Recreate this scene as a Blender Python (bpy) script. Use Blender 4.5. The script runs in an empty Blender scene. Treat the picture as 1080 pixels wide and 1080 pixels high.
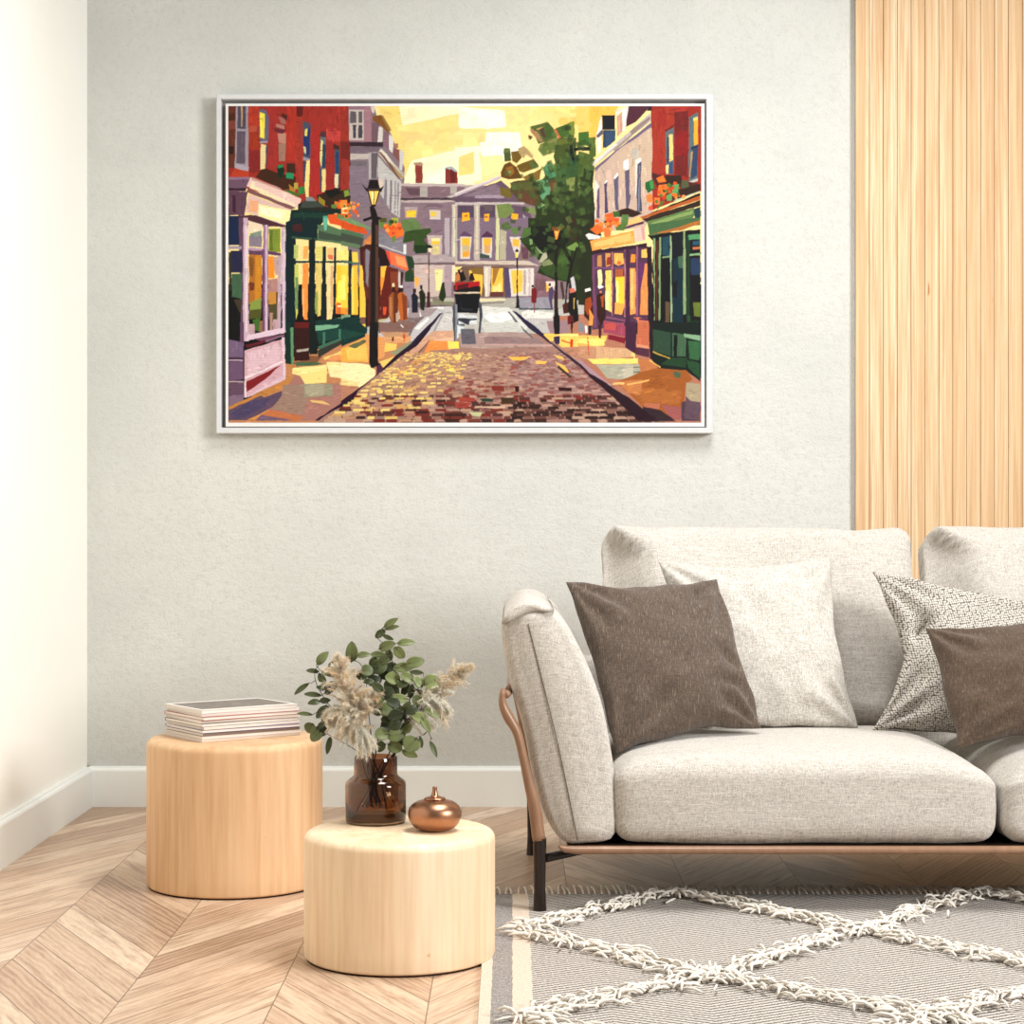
import bpy, bmesh, math, random
import numpy as np
from mathutils import Vector, Matrix, noise as mnoise

# ------------------------------------------------------------------ camera, world, lights, exposure
F = 2000.0; CAM_H = 1.0; HOR = 545.0                      # focal length and horizon in units of a 1080 frame
cam_d = bpy.data.cameras.new('camera'); cam = bpy.data.objects.new('camera', cam_d)
bpy.context.scene.collection.objects.link(cam)
cam.location = (0, 0, CAM_H); cam.rotation_euler = (math.radians(90), 0, 0)
cam_d.sensor_width = 36; cam_d.lens = F / 1080 * 36; cam_d.shift_y = (HOR - 540) / 1080
cam_d.clip_start = .05; cam_d.clip_end = 60
bpy.context.scene.camera = cam
sc = bpy.context.scene
sc.view_settings.view_transform = 'Standard'; sc.view_settings.look = 'None'
sc.view_settings.exposure = 0.0; sc.view_settings.gamma = 1.0
sc.view_settings.use_curve_mapping = False
w = bpy.data.worlds.new('world'); sc.world = w; w.use_nodes = True
w.node_tree.nodes['Background'].inputs[0].default_value = (.97, .985, 1.0, 1)
w.node_tree.nodes['Background'].inputs[1].default_value = .17

def area(name, loc, target, size, power, col, size_y=None):
    l = bpy.data.lights.new(name, 'AREA'); l.energy = power; l.color = col
    l.shape = 'RECTANGLE'; l.size = size; l.size_y = size_y or size
    o = bpy.data.objects.new(name, l); sc.collection.objects.link(o); o.location = loc
    o.rotation_euler = (Vector(target) - Vector(loc)).to_track_quat('-Z', 'Y').to_euler()
    return o
area('window_daylight', (5.2, 1.1, 2.9), (.0, 5.9, 1.5), 1.8, 440, (1.0, .995, .985), 1.8)
area('overhead_fill', (.6, 4.35, 3.6), (.55, 4.35, 0), 1.8, 90, (1.0, 1.0, .99), 1.0).data.spread = math.radians(148)  # soft fill added overhead to whiten the sofa tops

# ------------------------------------------------------------------ helpers
def P(px, py, Y):
    return Vector(((px - 540) / F * Y, Y, CAM_H - (py - HOR) / F * Y))
def XZ(px, py, Y):
    v = P(px, py, Y); return (v.x, v.z)
C = sc.collection
def mesh_obj(name, verts, faces, mat, parent=None, smooth=True, loc=None):
    me = bpy.data.meshes.new(name)
    me.from_pydata([tuple(v) for v in verts], [], faces); me.validate()
    bm = bmesh.new(); bm.from_mesh(me); bmesh.ops.recalc_face_normals(bm, faces=bm.faces); bm.to_mesh(me); bm.free()
    if mat is not None: me.materials.append(mat)
    if smooth: me.polygons.foreach_set('use_smooth', [True] * len(me.polygons))
    o = bpy.data.objects.new(name, me); C.objects.link(o)
    if parent is not None:
        o.parent = parent; o.matrix_parent_inverse = Matrix.Translation(-world_loc(parent))
    return o
def world_loc(o):
    v = Vector(o.location)
    if o.parent is not None: v = v if o.type == 'EMPTY' else Vector((0, 0, 0))
    return v
def thing(name, label, cat, loc, group=None):
    o = bpy.data.objects.new(name, None); C.objects.link(o); o.location = loc
    o.empty_display_size = .05
    return tag(o, label, cat, group)
def tag(o, label, cat, group=None):
    o['label'] = label; o['category'] = cat
    if group: o['group'] = group
    return o
def struct(o): o['kind'] = 'structure'; return o
class MB:
    def __init__(s): s.v = []; s.f = []
    def add(s, v, f):
        n = len(s.v); s.v += [tuple(a) for a in v]; s.f += [tuple(i + n for i in q) for q in f]
    def box(s, a, b):
        x0, y0, z0 = a; x1, y1, z1 = b
        s.add([(x0, y0, z0), (x1, y0, z0), (x1, y1, z0), (x0, y1, z0), (x0, y0, z1), (x1, y0, z1), (x1, y1, z1), (x0, y1, z1)],
              [(0, 3, 2, 1), (4, 5, 6, 7), (0, 1, 5, 4), (1, 2, 6, 5), (2, 3, 7, 6), (3, 0, 4, 7)])
    def tube(s, pts, rad, n=8, cap=True, flat=None):
        pts = [Vector(p) for p in pts]; m = len(pts)
        if not hasattr(rad, '__len__'): rad = [rad] * m
        V = []; Fc = []; up = None
        for i, p in enumerate(pts):
            t = (pts[min(i + 1, m - 1)] - pts[max(i - 1, 0)]).normalized()
            if up is None:
                up = Vector((0, 0, 1)) if abs(t.z) < .9 else Vector((0, 1, 0))
            a = t.cross(up)
            if a.length < 1e-5: a = t.orthogonal()
            a.normalize(); b = a.cross(t).normalized(); up = b
            for k in range(n):
                q = 2 * math.pi * k / n
                r = rad[i]; ra, rb = (r if isinstance(r, tuple) else (r, r))
                V.append(p + a * ra * math.cos(q) + b * rb * math.sin(q))
        for i in range(m - 1):
            for k in range(n):
                k2 = (k + 1) % n
                Fc.append((i * n + k, i * n + k2, (i + 1) * n + k2, (i + 1) * n + k))
        if cap: Fc.append(tuple(range(n))[::-1]); Fc.append(tuple((m - 1) * n + k for k in range(n)))
        s.add(V, Fc)
    def lathe(s, prof, c, n=64, close=True):
        V = []; Fc = []
        for r, z in prof:
            for k in range(n):
                q = 2 * math.pi * k / n; V.append((c[0] + r * math.cos(q), c[1] + r * math.sin(q), c[2] + z))
        m = len(prof)
        for i in range(m - 1):
            for k in range(n):
                k2 = (k + 1) % n; Fc.append((i * n + k, i * n + k2, (i + 1) * n + k2, (i + 1) * n + k))
        if close: Fc.append(tuple(range(n))[::-1]); Fc.append(tuple((m - 1) * n + k for k in range(n)))
        s.add(V, Fc)
    def rings(s, R, cap=True):
        n = len(R[0]); V = [p for r in R for p in r]; Fc = []
        for i in range(len(R) - 1):
            for k in range(n):
                k2 = (k + 1) % n; Fc.append((i * n + k, i * n + k2, (i + 1) * n + k2, (i + 1) * n + k))
        if cap: Fc.append(tuple(range(n))[::-1]); Fc.append(tuple((len(R) - 1) * n + k for k in range(n)))
        s.add(V, Fc)
    def build(s, name, mat, parent=None, smooth=True): return mesh_obj(name, s.v, s.f, mat, parent, smooth)
def crom(pts, n, closed=True):
    """points spaced evenly along a Catmull-Rom curve"""
    P_ = [np.array(p, float) for p in pts]; m = len(P_); out = []
    segs = m if closed else m - 1
    for i in range(segs):
        if closed: a, b, c, d = P_[i - 1], P_[i], P_[(i + 1) % m], P_[(i + 2) % m]
        else: a, b, c, d = P_[max(i - 1, 0)], P_[i], P_[i + 1], P_[min(i + 2, m - 1)]
        for k in range(16):
            t = k / 16
            out.append(.5 * ((2 * b) + (-a + c) * t + (2 * a - 5 * b + 4 * c - d) * t * t + (-a + 3 * b - 3 * c + d) * t ** 3))
    if not closed: out.append(P_[-1])
    out = np.array(out)
    q = np.vstack([out, out[:1]]) if closed else out
    L = np.r_[0, np.cumsum(np.linalg.norm(np.diff(q, axis=0), axis=1))]
    u = np.linspace(0, L[-1], n + 1)[:-1] if closed else np.linspace(0, L[-1], n)
    return np.stack([np.interp(u, L, q[:, j]) for j in range(q.shape[1])], 1)
def smoothstep(a, b, x):
    t = min(1, max(0, (x - a) / (b - a))); return t * t * (3 - 2 * t)
def sharp(o, ang=35):
    for p in o.data.polygons: p.use_smooth = True
    m = o.modifiers.new('edges', 'EDGE_SPLIT'); m.split_angle = math.radians(ang)
    return o
def bevel(o, wd, seg=3, ang=30):
    m = o.modifiers.new('bevel', 'BEVEL'); m.width = wd; m.segments = seg; m.limit_method = 'ANGLE'; m.angle_limit = math.radians(ang)
    m.harden_normals = True
    return o

# ------------------------------------------------------------------ materials
class NT:
    def __init__(s, name, rough=.6, spec=.3):
        s.m = bpy.data.materials.new(name); s.m.use_nodes = True; s.t = s.m.node_tree
        s.b = s.t.nodes['Principled BSDF']; s.b.inputs['Roughness'].default_value = rough
        s.b.inputs['Specular IOR Level'].default_value = spec
        s._co = None
    def n(s, typ, **kw):
        nd = s.t.nodes.new(typ)
        for k, v in kw.items():
            if k.startswith('i_'):
                k = k[2:]; k = int(k) if k.isdigit() else k.replace('_', ' ')
                if isinstance(v, bpy.types.NodeSocket): s.t.links.new(v, nd.inputs[k])
                else: nd.inputs[k].default_value = v
            else: setattr(nd, k, v)
        return nd
    def co(s):
        if s._co is None: s._co = s.n('ShaderNodeTexCoord').outputs['Object']
        return s._co
    def math(s, op, a, b=None, c=None):
        nd = s.n('ShaderNodeMath', operation=op)
        for i, v in enumerate((a, b, c)):
            if v is None: continue
            if isinstance(v, bpy.types.NodeSocket): s.t.links.new(v, nd.inputs[i])
            else: nd.inputs[i].default_value = v
        return nd.outputs[0]
    def xyz(s, vec=None):
        nd = s.n('ShaderNodeSeparateXYZ', i_0=vec or s.co()); return nd.outputs
    def vec(s, x, y, z): return s.n('ShaderNodeCombineXYZ', i_0=x, i_1=y, i_2=z).outputs[0]
    def mapv(s, sc_, vec=None, loc=(0, 0, 0)):
        return s.n('ShaderNodeMapping', i_Vector=vec or s.co(), i_Scale=sc_, i_Location=loc).outputs[0]
    def noise(s, vec, scale=1.0, detail=4, rough=.5, out=0):
        return s.n('ShaderNodeTexNoise', i_Vector=vec, i_Scale=scale, i_Detail=detail, i_Roughness=rough).outputs[out]
    def ramp(s, fac, stops, interp='LINEAR'):
        nd = s.n('ShaderNodeValToRGB', i_0=fac); r = nd.color_ramp; r.interpolation = interp
        while len(r.elements) < len(stops): r.elements.new(.5)
        for e, (p, c) in zip(r.elements, stops): e.position = p; e.color = lin(c)
        return nd.outputs[0]
    def mix(s, fac, a, b, mode='MIX'):
        nd = s.n('ShaderNodeMix', data_type='RGBA', blend_type=mode)
        for i, v in ((0, fac), (6, a), (7, b)):
            if isinstance(v, bpy.types.NodeSocket): s.t.links.new(v, nd.inputs[i])
            else: nd.inputs[i].default_value = v if i == 0 else lin(v)
        return nd.outputs[2]
    def col(s, c):
        if isinstance(c, bpy.types.NodeSocket): s.t.links.new(c, s.b.inputs['Base Color'])
        else: s.b.inputs['Base Color'].default_value = lin(c)
        return s
    def bump(s, h, strength=.3, dist=.002):
        nd = s.n('ShaderNodeBump', i_Height=h, i_Strength=strength, i_Distance=dist)
        s.t.links.new(nd.outputs[0], s.b.inputs['Normal']); return s
def lin(c):
    """(r,g,b) in 0..255 sRGB to linear rgba"""
    f = lambda v: (v / 12.92 if v <= .04045 else ((v + .055) / 1.055) ** 2.4)
    return tuple(f(x / 255) for x in c[:3]) + (1,)
# ------------------------------------------------------------------ the painted street scene (true colours of the artwork)
TILES = {'A': (240, 110), 'B': (360, 110), 'C': (480, 110), 'D': (610, 110), 'E': (240, 230), 'F': (360, 230),
         'G': (480, 230), 'H': (610, 230), 'I': (240, 340), 'J': (360, 340), 'K': (480, 340), 'L': (610, 340)}
ART = """
P f8e2a0 240,110 740,110 740,300 240,300
P f5d986 400,110 424,110 450,250 425,215 408,150
P f8efc8 420,110 486,110 484,120 425,133
P f5dc92 425,133 484,120 490,150 440,168 428,170
P fbf2cc 434,170 495,155 500,196 424,196
P fdf9de 450,180 470,176 472,196 448,196
P fffbe2 484,113 532,117 534,134 500,138 484,135
P fffae4 505,140 548,140 552,162 525,172 508,168
P f9df9a 480,136 513,136 512,150 480,152
P fef7d4 480,156 505,154 508,190 485,195
P fae6a8 508,165 530,164 530,184 508,186
P f8d88a 484,166 500,160 500,184 484,186
P f9dc90 560,110 640,110 640,185 600,180 585,150
P f9c55c 606,112 652,112 640,148 612,148
P f7ca70 588,124 612,124 612,132 590,132
P 28300f 596,215 634,215 634,325 596,325
P 8f7a80 421,196 527,196 600,225 600,322 421,322
P b9a6a0 421,196 500,196 500,199 421,198
P 8d7b82 367,112 395,112 398,124 412,140 427,178 424,300 367,300
P a5382b 240,110 368,110 369,212 330,222 240,192
P cdb4a2 627,178 688,132 690,220 680,240 627,246
P a3321f 686,110 740,110 740,202 688,222
P c3c0b8 400,322 640,322 700,446 330,446
P 7d6c70 421,318 600,318 600,325 421,325
P c78d62 240,446 300,380 360,360 440,345 456,340 370,420 334,446
P b98068 552,336 640,330 740,400 740,446 694,446 663,420 610,382
P a98578 470,352 575,352 610,383 663,420 694,446 334,446 430,370
A 6e3a2a 10,15 75,15 70,560 10,560
A 51301c 10,80 60,80 70,130 10,150
A 3a1c10 10,370 60,370 55,440 10,440
A 8b4a3c 10,150 70,150 70,220 10,230
A b8432c 190,15 280,15 280,200 185,200
A b95a44 190,190 260,190 260,240 190,250
A a84022 185,250 280,260 280,390 185,390
A 8d2e2c 190,400 285,410 285,600 190,600
A a93a34 350,15 440,15 440,560 350,560
A b53c2c 520,15 610,15 600,500 520,500
A a83f30 600,100 665,100 665,720 600,600
A 6a221c 605,15 665,15 660,110 610,110
A b0352e 730,220 810,220 815,800 730,800
A a83a30 700,15 1060,15 1065,220 730,230
A c24a44 870,215 995,240 990,330 870,310
A a1322d 865,330 940,330 940,740 865,740
A 7f2c20 990,310 1078,310 1078,740 985,740
A c0492c 70,560 190,590 190,640 20,640
A a79aa2 78,15 185,15 185,580 65,560
A 5a5565 92,15 165,15 160,220 90,215
A 6a5d6a 85,240 160,240 155,525 80,520
A c9a074 120,15 135,15 132,200 122,200
A b6aab4 75,520 190,555 185,590 65,560
A 6f6b80 280,60 300,40 345,60 365,110 360,330 300,330 280,300
A f3e052 285,70 330,85 328,305 300,300 285,290
A fbec70 290,90 305,90 305,290 290,280
A a39aa0 285,325 355,325 355,345 285,345
A e8d6a0 295,350 340,360 335,590 290,575
A 545068 340,360 358,370 350,560 342,560
A a8706a 445,110 510,130 515,180 470,170
A 5a2a20 480,80 530,100 520,150 470,100
A b9847a 430,170 500,190 500,225 425,200
A c2907e 440,260 515,255 515,350 450,340
A a88070 450,345 515,345 510,500 450,500
A 6a3040 420,215 515,225 480,262 410,235
A 4a2a14 250,640 300,575 345,565 430,600 600,640 600,740 480,750 380,700
A 0c3220 435,545 480,525 505,580 480,650 445,640
A 2f9060 440,540 485,530 490,555 445,565
A 2f9868 515,600 580,600 580,660 515,650
A 4d2a1a 520,520 595,520 600,610 520,600
A b8a850 585,690 620,690 620,745 585,745
A b88838 540,700 600,750 590,780 550,760
A 4a7a30 500,750 560,760 640,800 620,810 520,780
A 3a9048 625,730 680,720 675,790 620,790
A 58586a 660,150 730,170 728,480 690,490 665,480
A 2c3a70 668,290 725,200 720,440 700,460 668,400
A e8d070 680,220 705,215 700,285 680,280
A d8d0a0 668,370 695,380 690,440 670,420
A a09aa4 665,460 725,480 720,500 665,495
A f0dc94 690,500 722,490 715,820 690,820 675,690
A 4c4a5e 665,500 695,500 680,690 665,700
A 5a3a40 815,245 868,240 865,300 815,290
A 6c7478 815,290 865,290 862,570 815,570
A e0d898 820,310 842,330 825,560 812,500
A 304a60 835,350 862,360 860,560 830,560
A e8d494 825,575 862,570 860,770 828,770
A 5c5460 805,560 828,570 828,770 815,760
A 4c5864 940,400 985,395 980,740 940,740
A 2c4a70 950,420 980,420 975,610 950,610
A e0d4b0 942,610 975,615 970,740 942,730
A 4a3028 930,350 985,370 980,400 930,395
A 7a5c70 10,640 205,640 170,740 160,770 10,760
A 9a7a90 10,640 205,640 195,660 10,665
A 3c2028 10,735 165,735 160,760 10,758
A 6a4a5c 10,760 180,770 150,975 10,975
A 4a2838 45,800 72,800 75,960 45,940
A ecccc0 205,640 650,830 640,870 600,915 170,720
A f8e4c0 205,700 600,880 590,900 200,740
A c89a90 220,640 470,740 480,760 210,660
A 8a6060 180,740 600,910 560,925 170,770
A e4c4b8 190,790 560,925 530,1075 160,945
A f0b48a 200,840 270,850 260,950 190,940
A fdf0b4 275,875 560,935 540,1065 270,980
A fff8d4 290,900 500,940 480,1010 290,960
A 5a3440 100,975 250,975 530,1070 520,1080 100,1060
A 1c3050 10,980 100,980 110,1080 10,1080
A 2c2a20 620,880 680,845 810,850 860,900 1000,900 1000,960 620,930
A 485048 660,850 780,850 850,905 640,910
A 0e2c28 560,930 1000,930 860,1000 800,1080 540,1080
A 1c4438 580,950 900,960 890,1000 570,1000
A 8c9494 690,815 740,815 780,850 690,850
A 3c2814 780,800 960,735 1078,750 1078,900 900,910 800,850
A 141008 850,760 950,740 1000,780 900,830
A 88a040 1020,760 1060,750 1070,800 1030,815
A 9a8a30 800,810 860,850 850,900 800,860
A d88030 940,850 985,860 990,920 940,900
A e89040 985,840 1050,840 1050,900 985,920
A 6a8a40 910,880 960,880 950,920 910,910
A 60a888 840,980 880,980 880,1080 840,1080
A e06424 880,970 1078,960 1078,1080 890,1030
A 7a8a50 960,960 1078,1000 1078,1040 960,1000
B a23a2c 0,15 65,15 72,740 0,760
B 7c2a20 0,330 72,330 70,480 0,480
B 9a7884 65,15 265,15 270,345 70,330
B c8bcb4 70,50 200,50 200,320 70,320
B 6c6468 80,65 185,65 185,165 80,170
B 504c54 100,185 185,185 185,300 105,300
B c8bcb4 130,60 150,60 150,300 130,300
B d8ccc0 245,20 300,20 290,80 275,80
B a88088 200,20 260,15 265,330 205,330
B 8a5a24 275,110 350,95 420,230 415,260 340,180 280,150
B 9a7a44 350,100 365,100 440,230 420,240
B 7a6068 270,160 340,170 320,330 265,330
B d8d0c8 330,190 365,210 360,340 320,335
B 8a6a74 370,240 420,250 425,410 370,360
B dcd6d0 420,260 460,310 450,430 420,400
B a87868 455,350 500,345 500,385 460,385
B 8c5c58 460,390 510,400 510,510 455,450
B d0ccc8 515,390 555,430 530,610 510,560
B 3a2830 75,335 365,335 370,375 80,372
B 7a6a74 80,375 370,375 330,420 270,420 75,430
B c4bab2 80,435 265,435 260,480 80,490
B 7a7076 80,500 225,500 220,545 85,540
B 8a7a86 72,545 240,545 240,920 72,800
B b8aeb0 240,430 310,420 320,640 240,660
B 6e6468 262,430 320,430 310,650 262,650
B b8b0a8 345,385 560,620 530,665 320,430
B e0d8c8 350,390 400,440 540,640 525,655 330,440
B 7c5c50 325,420 345,420 520,620 510,660
B b09870 420,500 545,640 520,655
B c4c0ba 320,460 525,680 515,1000 440,950 330,760
B 8a8088 380,640 400,650 395,930 375,900
B 847a82 430,660 445,670 440,940 425,930
B 9a9098 470,670 480,680 478,960 465,960
B 8c8288 495,690 505,690 502,980 492,970
B e0c8b8 330,650 365,650 360,740 330,740
B 904038 650,520 715,520 710,692 650,692
B b49078 635,515 700,510 718,530 700,545 635,530
B 8c3a30 912,560 1010,590 1020,695 912,695
B 6e2420 955,560 1015,600 1020,695 960,695
B a8b0b4 905,560 960,540 1020,590 1010,605 955,565 905,570
B c4b4b0 525,695 1080,700 1080,725 525,718
B 8a7078 530,720 1080,725 1080,820 530,820
B 6a5058 560,735 700,740 690,800 600,800
B b4aca4 690,725 755,725 755,815 690,815
B b4aca4 955,725 1015,725 1010,780 955,790
B 4c3c44 520,822 980,822 970,842 520,842
B c0b0ac 525,842 1080,842 1080,870 525,860
B 8e7880 530,870 1080,860 1080,1080 530,1080
B b0a0a0 550,900 670,900 660,1000 560,1000
B f4c840 570,935 660,930 650,990 570,990
B 7a6470 750,880 870,880 880,905 740,905
B d0c4bc 770,930 870,930 870,1010 780,1010
B e8c850 780,945 835,945 830,985 785,985
B c8c0b0 970,880 1020,880 1020,1080 965,1080
B d8d0b8 985,890 1005,890 1005,1080 985,1080
B c4b8b4 920,815 1080,745 1080,770 960,825
B 6c5864 980,822 1080,770 1080,850 980,850
B 54404c 1030,900 1080,900 1080,1080 1030,1080
B f0c040 1060,960 1080,955 1080,1030 1060,1030
C c4b4bc 0,790 395,630 400,650 0,815
C e0d4d0 0,780 380,630 390,640 0,800
C 6e5868 0,830 400,670 560,800 600,860 0,860
C 8c7884 60,810 350,700 420,750 400,810
C a898a4 180,800 430,800 430,825 170,825
C c8bcb8 0,862 620,860 600,882 0,880
C 5e4c60 20,890 165,890 165,1080 20,1080
C 5e4c60 220,890 350,890 350,1080 220,1080
C 6e5c60 250,880 330,880 330,940 250,940
C c0b4a8 165,880 215,880 210,1080 168,1080
C dcd4b4 185,890 200,890 200,1080 185,1080
C c8c4a0 355,880 400,880 395,1080 360,1080
C b8a8a0 0,890 20,890 20,1080 0,1080
C f4b830 60,955 125,950 130,1025 60,1030
C c87828 80,970 110,970 110,990 80,990
C f4b830 255,965 300,960 298,1030 255,1030
C c86828 262,975 285,985 280,1005 262,1000
C 6c5468 440,880 640,900 700,1080 380,1080
C f4b430 495,955 555,965 550,1010 490,1000
C 8a2c28 0,590 20,600 20,695 0,695
C 55602c 420,390 480,385 490,500 435,505
C 6a7c44 425,395 475,390 480,420 430,430
C 7a6020 490,420 560,410 585,470 540,520 500,500
C b8a070 550,390 600,370 690,440 680,480 620,440 600,480 560,430
C 745c1c 540,540 690,480 735,545 600,600 560,590
C 6c4a14 430,530 480,505 540,560 590,650 470,660 400,640 400,600
C 9a6c24 440,560 500,540 520,600 480,640
C 8a6c2c 590,640 690,600 760,560 740,660 640,690
C e8c4a0 465,590 490,585 490,605 470,605
C 5c6c34 640,200 810,155 860,210 900,300 730,350 700,280
C b08860 640,215 700,220 790,330 740,330
C 5c4430 740,225 775,205 800,300 760,290
C c4a468 690,220 780,200 730,230
C 4a6428 790,180 820,170 890,280 800,300
C 5e4c2c 640,265 680,290 655,320 638,310
C 8a8a50 745,350 900,290 890,420 770,460 725,400
C 6c7c3c 760,360 880,330 880,400 770,420
C d06c48 865,220 885,215 935,300 910,305
C 4e6c2c 880,215 1040,150 1045,290 930,300
C 80903c 1000,160 1045,155 1045,290 1000,290
C 4c5c24 860,460 900,300 1060,295 1060,520 880,520
C 6a7430 900,310 1050,300 1050,340 900,360
C 3e4c20 700,780 900,520 1080,480 1080,1080 700,1080
C 4a6838 880,530 970,520 970,700 860,720
C 3a5c34 970,490 1080,440 1080,640 970,650
C 5c9068 770,560 820,500 890,560 880,640 790,650
C 6a9c74 710,680 800,640 840,740 810,860 760,840 720,760
C 4c8058 780,580 850,560 850,650 790,660
C 7a4830 820,660 890,670 880,770 840,760
C 8a9454 970,650 1050,640 1045,760 975,760
C 5c4c28 500,680 700,660 740,760 720,900 560,850 480,760
C 5e6030 480,690 700,680 690,760 500,750
C 6c4830 560,780 700,760 700,880 590,860
C 786828 390,730 480,740 500,830 400,800
C 7c8c50 360,880 480,870 520,940 450,1000 380,1000
C 84905c 610,900 700,910 710,970 620,950
C 2c3812 720,920 800,800 1000,760 1080,860 1080,1080 710,1080
C 46542a 900,780 980,800 960,900 880,880
C 0c1008 1005,360 1025,360 1050,500 1025,500 1005,430
C 0c1408 1040,385 1080,380 1080,410 1040,415
C 6c9c70 740,880 790,880 740,920 720,905
C 90a878 755,865 795,885 750,905
C a8a0a8 590,960 620,990 600,1020
D f9c55c 0,15 330,15 300,110 190,100 150,270 0,240
D f8ce74 0,15 100,15 90,240 0,240
D 4c7430 0,250 90,240 95,370 0,360
D 5a6c28 90,295 150,290 150,460 100,470
D 1c2c10 0,380 100,375 105,410 0,405
D 56682c 0,410 130,450 140,560 120,700 0,690
D 2c3c14 50,560 130,590 125,800 0,720
D 5c7438 0,540 50,560 40,640 0,630
D 303c14 0,740 130,740 140,960 0,960
D 6c7440 0,720 20,780 0,820
D e8e4dc 155,270 200,100 210,230 195,420 165,445
D 0a1020 205,98 320,98 320,225 210,225
D 3c5470 230,230 325,230 320,320 230,390
D 6c6470 155,280 210,220 215,260 170,300
D 304860 215,230 240,230 240,370 215,390
D e4dcd4 325,60 440,15 430,120 400,240 385,240 385,60 320,110
D d4a890 335,110 385,70 385,240 335,290
D f4f0ec 385,50 415,40 405,230 385,240
D 5c2c3c 440,15 630,15 500,160 415,200
D 3c1c28 620,15 640,15 640,60 600,60
D c8b8b4 115,520 630,80 635,150 130,545
D a89890 300,400 630,110 630,135 320,420
D e8dcd4 115,515 330,340 340,355 130,540
D 7c6c84 140,560 640,160 640,200 330,420 150,590
D 9a8880 450,240 620,110 630,130 470,270
D d0b8a0 350,440 640,210 650,400 640,640 600,700 360,650
D c4bcb0 460,400 520,380 520,460 470,500
D f4f0ec 395,500 435,480 440,580 395,570
D 6c6078 405,590 445,570 445,790 460,800 430,930 415,900
D f0e8e0 500,490 545,470 555,530 510,520 510,800 500,800
D 585468 520,530 550,500 545,700 555,940 510,950 510,740
D 8c90a0 530,540 540,540 530,940 520,940
D 6c647c 310,650 350,630 345,850 355,930 325,930
D f4ece4 305,650 340,600 350,620 320,660
D 58486c 225,700 250,680 250,800 262,950 230,960
D f0e8e0 225,690 250,660 255,680 230,700
D 6c5470 165,740 185,740 185,1000 160,1000
D ece4dc 145,660 180,720 160,770 150,1000 140,1000
D ac3c28 640,60 840,15 840,600 650,610 655,220
D 7c2420 840,60 960,15 955,640 840,620
D b43a2c 840,15 960,15 950,60 840,70
D a83224 690,60 760,60 770,180 700,240
D 941f1c 840,240 960,240 955,450 840,450
D a83a28 1050,15 1066,15 1066,700 1050,700
D 6c7478 760,240 835,200 830,615 765,615
D f8d484 790,270 825,265 828,490 795,505
D 384c64 775,290 792,290 790,520 775,520
D f4dc90 765,540 790,530 785,612 765,612
D 40587c 790,525 828,500 828,612 790,612
D 781c18 755,230 830,190 830,205 760,245
D 64787c 965,120 1045,70 1045,680 965,690
D fcb434 1010,130 1045,115 1045,350 1012,365
D fcd878 1005,125 1045,110 1045,140 1005,150
D 384c6c 990,390 1045,380 1040,620 985,660
D 28304c 985,380 1045,360 1045,380 985,395
D c8c0b8 965,680 1045,650 1045,675 965,705
D c89c5c 985,420 1000,410 975,650 968,650
D 5c2824 640,600 700,620 1066,700 1066,760 840,850 760,850 640,640
D 3a2414 760,625 900,625 910,700 770,700
D 5c6040 900,670 960,670 970,740 900,740
D 3c2418 870,760 1060,700 1066,750 870,830
D f08030 680,650 740,625 770,680 700,690
D 2c6c38 585,690 650,660 670,740 610,780 585,740
D 4c9c54 620,680 650,670 660,740 630,745
D f48034 700,710 790,700 795,750 740,820 690,800
D f88c44 590,800 640,780 655,860 600,860
D f0803c 660,820 715,820 710,880 665,880
D 68a868 820,710 880,700 870,790 820,780
D 70a464 770,800 820,775 815,850 770,845
D e06038 610,900 650,880 645,930 615,930
D 6c7434 720,850 760,850 720,900 680,930
D 1c1810 620,960 1066,780 1066,810 640,1000
D b8642c 540,990 1066,800 1066,835 560,1010
D 3a2818 560,1010 1066,840 1066,890 600,1040
D b8ccb0 820,850 1066,760 1066,768 860,850
D 6a8450 600,1030 1010,910 1040,960 880,1080 610,1080
D 90a868 640,1040 1000,930 1000,960 640,1070
D 24444c 1010,920 1066,900 1066,1010 1020,1010
D 7c5c34 840,1060 1066,1000 1066,1060 900,1080
D 3c2014 430,910 560,960 480,990 300,990 330,940
D 486c34 300,940 360,940 360,990 310,990
D dc6830 230,970 300,950 310,1010 240,1030
D f07830 240,990 360,1000 350,1060 260,1060
D 648448 380,970 440,970 430,1060 370,1060
D f47c34 140,1060 200,1030 220,1080 130,1080
D fcc47c 440,1020 530,980 560,1010 540,1050 430,1060
E 1c2c50 10,0 100,0 110,240 10,240
E 6c5064 100,0 180,0 150,1060 120,1060
E b0a0ac 10,245 130,250 130,275 10,275
E 2c2c4c 30,290 130,290 130,480 30,480
E 4c6c50 40,490 130,490 130,710 40,690
E 4c4030 60,715 130,715 120,830 60,820
E 08080a 10,660 50,700 115,850 115,1070 10,1070
E 3c3830 15,300 40,300 40,640 15,640
E d0b4c0 140,0 180,0 190,1080 140,1080
E e8d4dc 155,60 185,100 175,1000 160,1000
E f0dcc0 180,20 310,60 305,140 190,120
E 8c9c8c 200,140 300,110 300,160 195,180
E 948894 190,160 305,160 300,260 190,250
E 6c4c64 185,275 330,290 330,330 190,320
E c0a0b4 190,255 330,270 330,290 190,285
E b87830 190,320 305,330 300,760 190,760
E d09030 250,330 300,330 290,740 240,730
E 8c5c28 195,340 235,360 225,520 195,500
E 7c4020 195,560 240,570 235,630 195,640
E 90a050 200,740 300,700 300,810 195,810
E 5c5c28 190,810 300,800 300,880 190,890
E 4c7430 220,890 290,880 280,1000 240,980
E 9a7450 285,900 320,900 320,1000 280,1000
E c8a8ac 185,930 240,930 245,1010 190,1020
E a4809c 315,60 360,60 360,1000 315,1010
E 7c4c74 305,280 325,280 325,1000 308,1000
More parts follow.
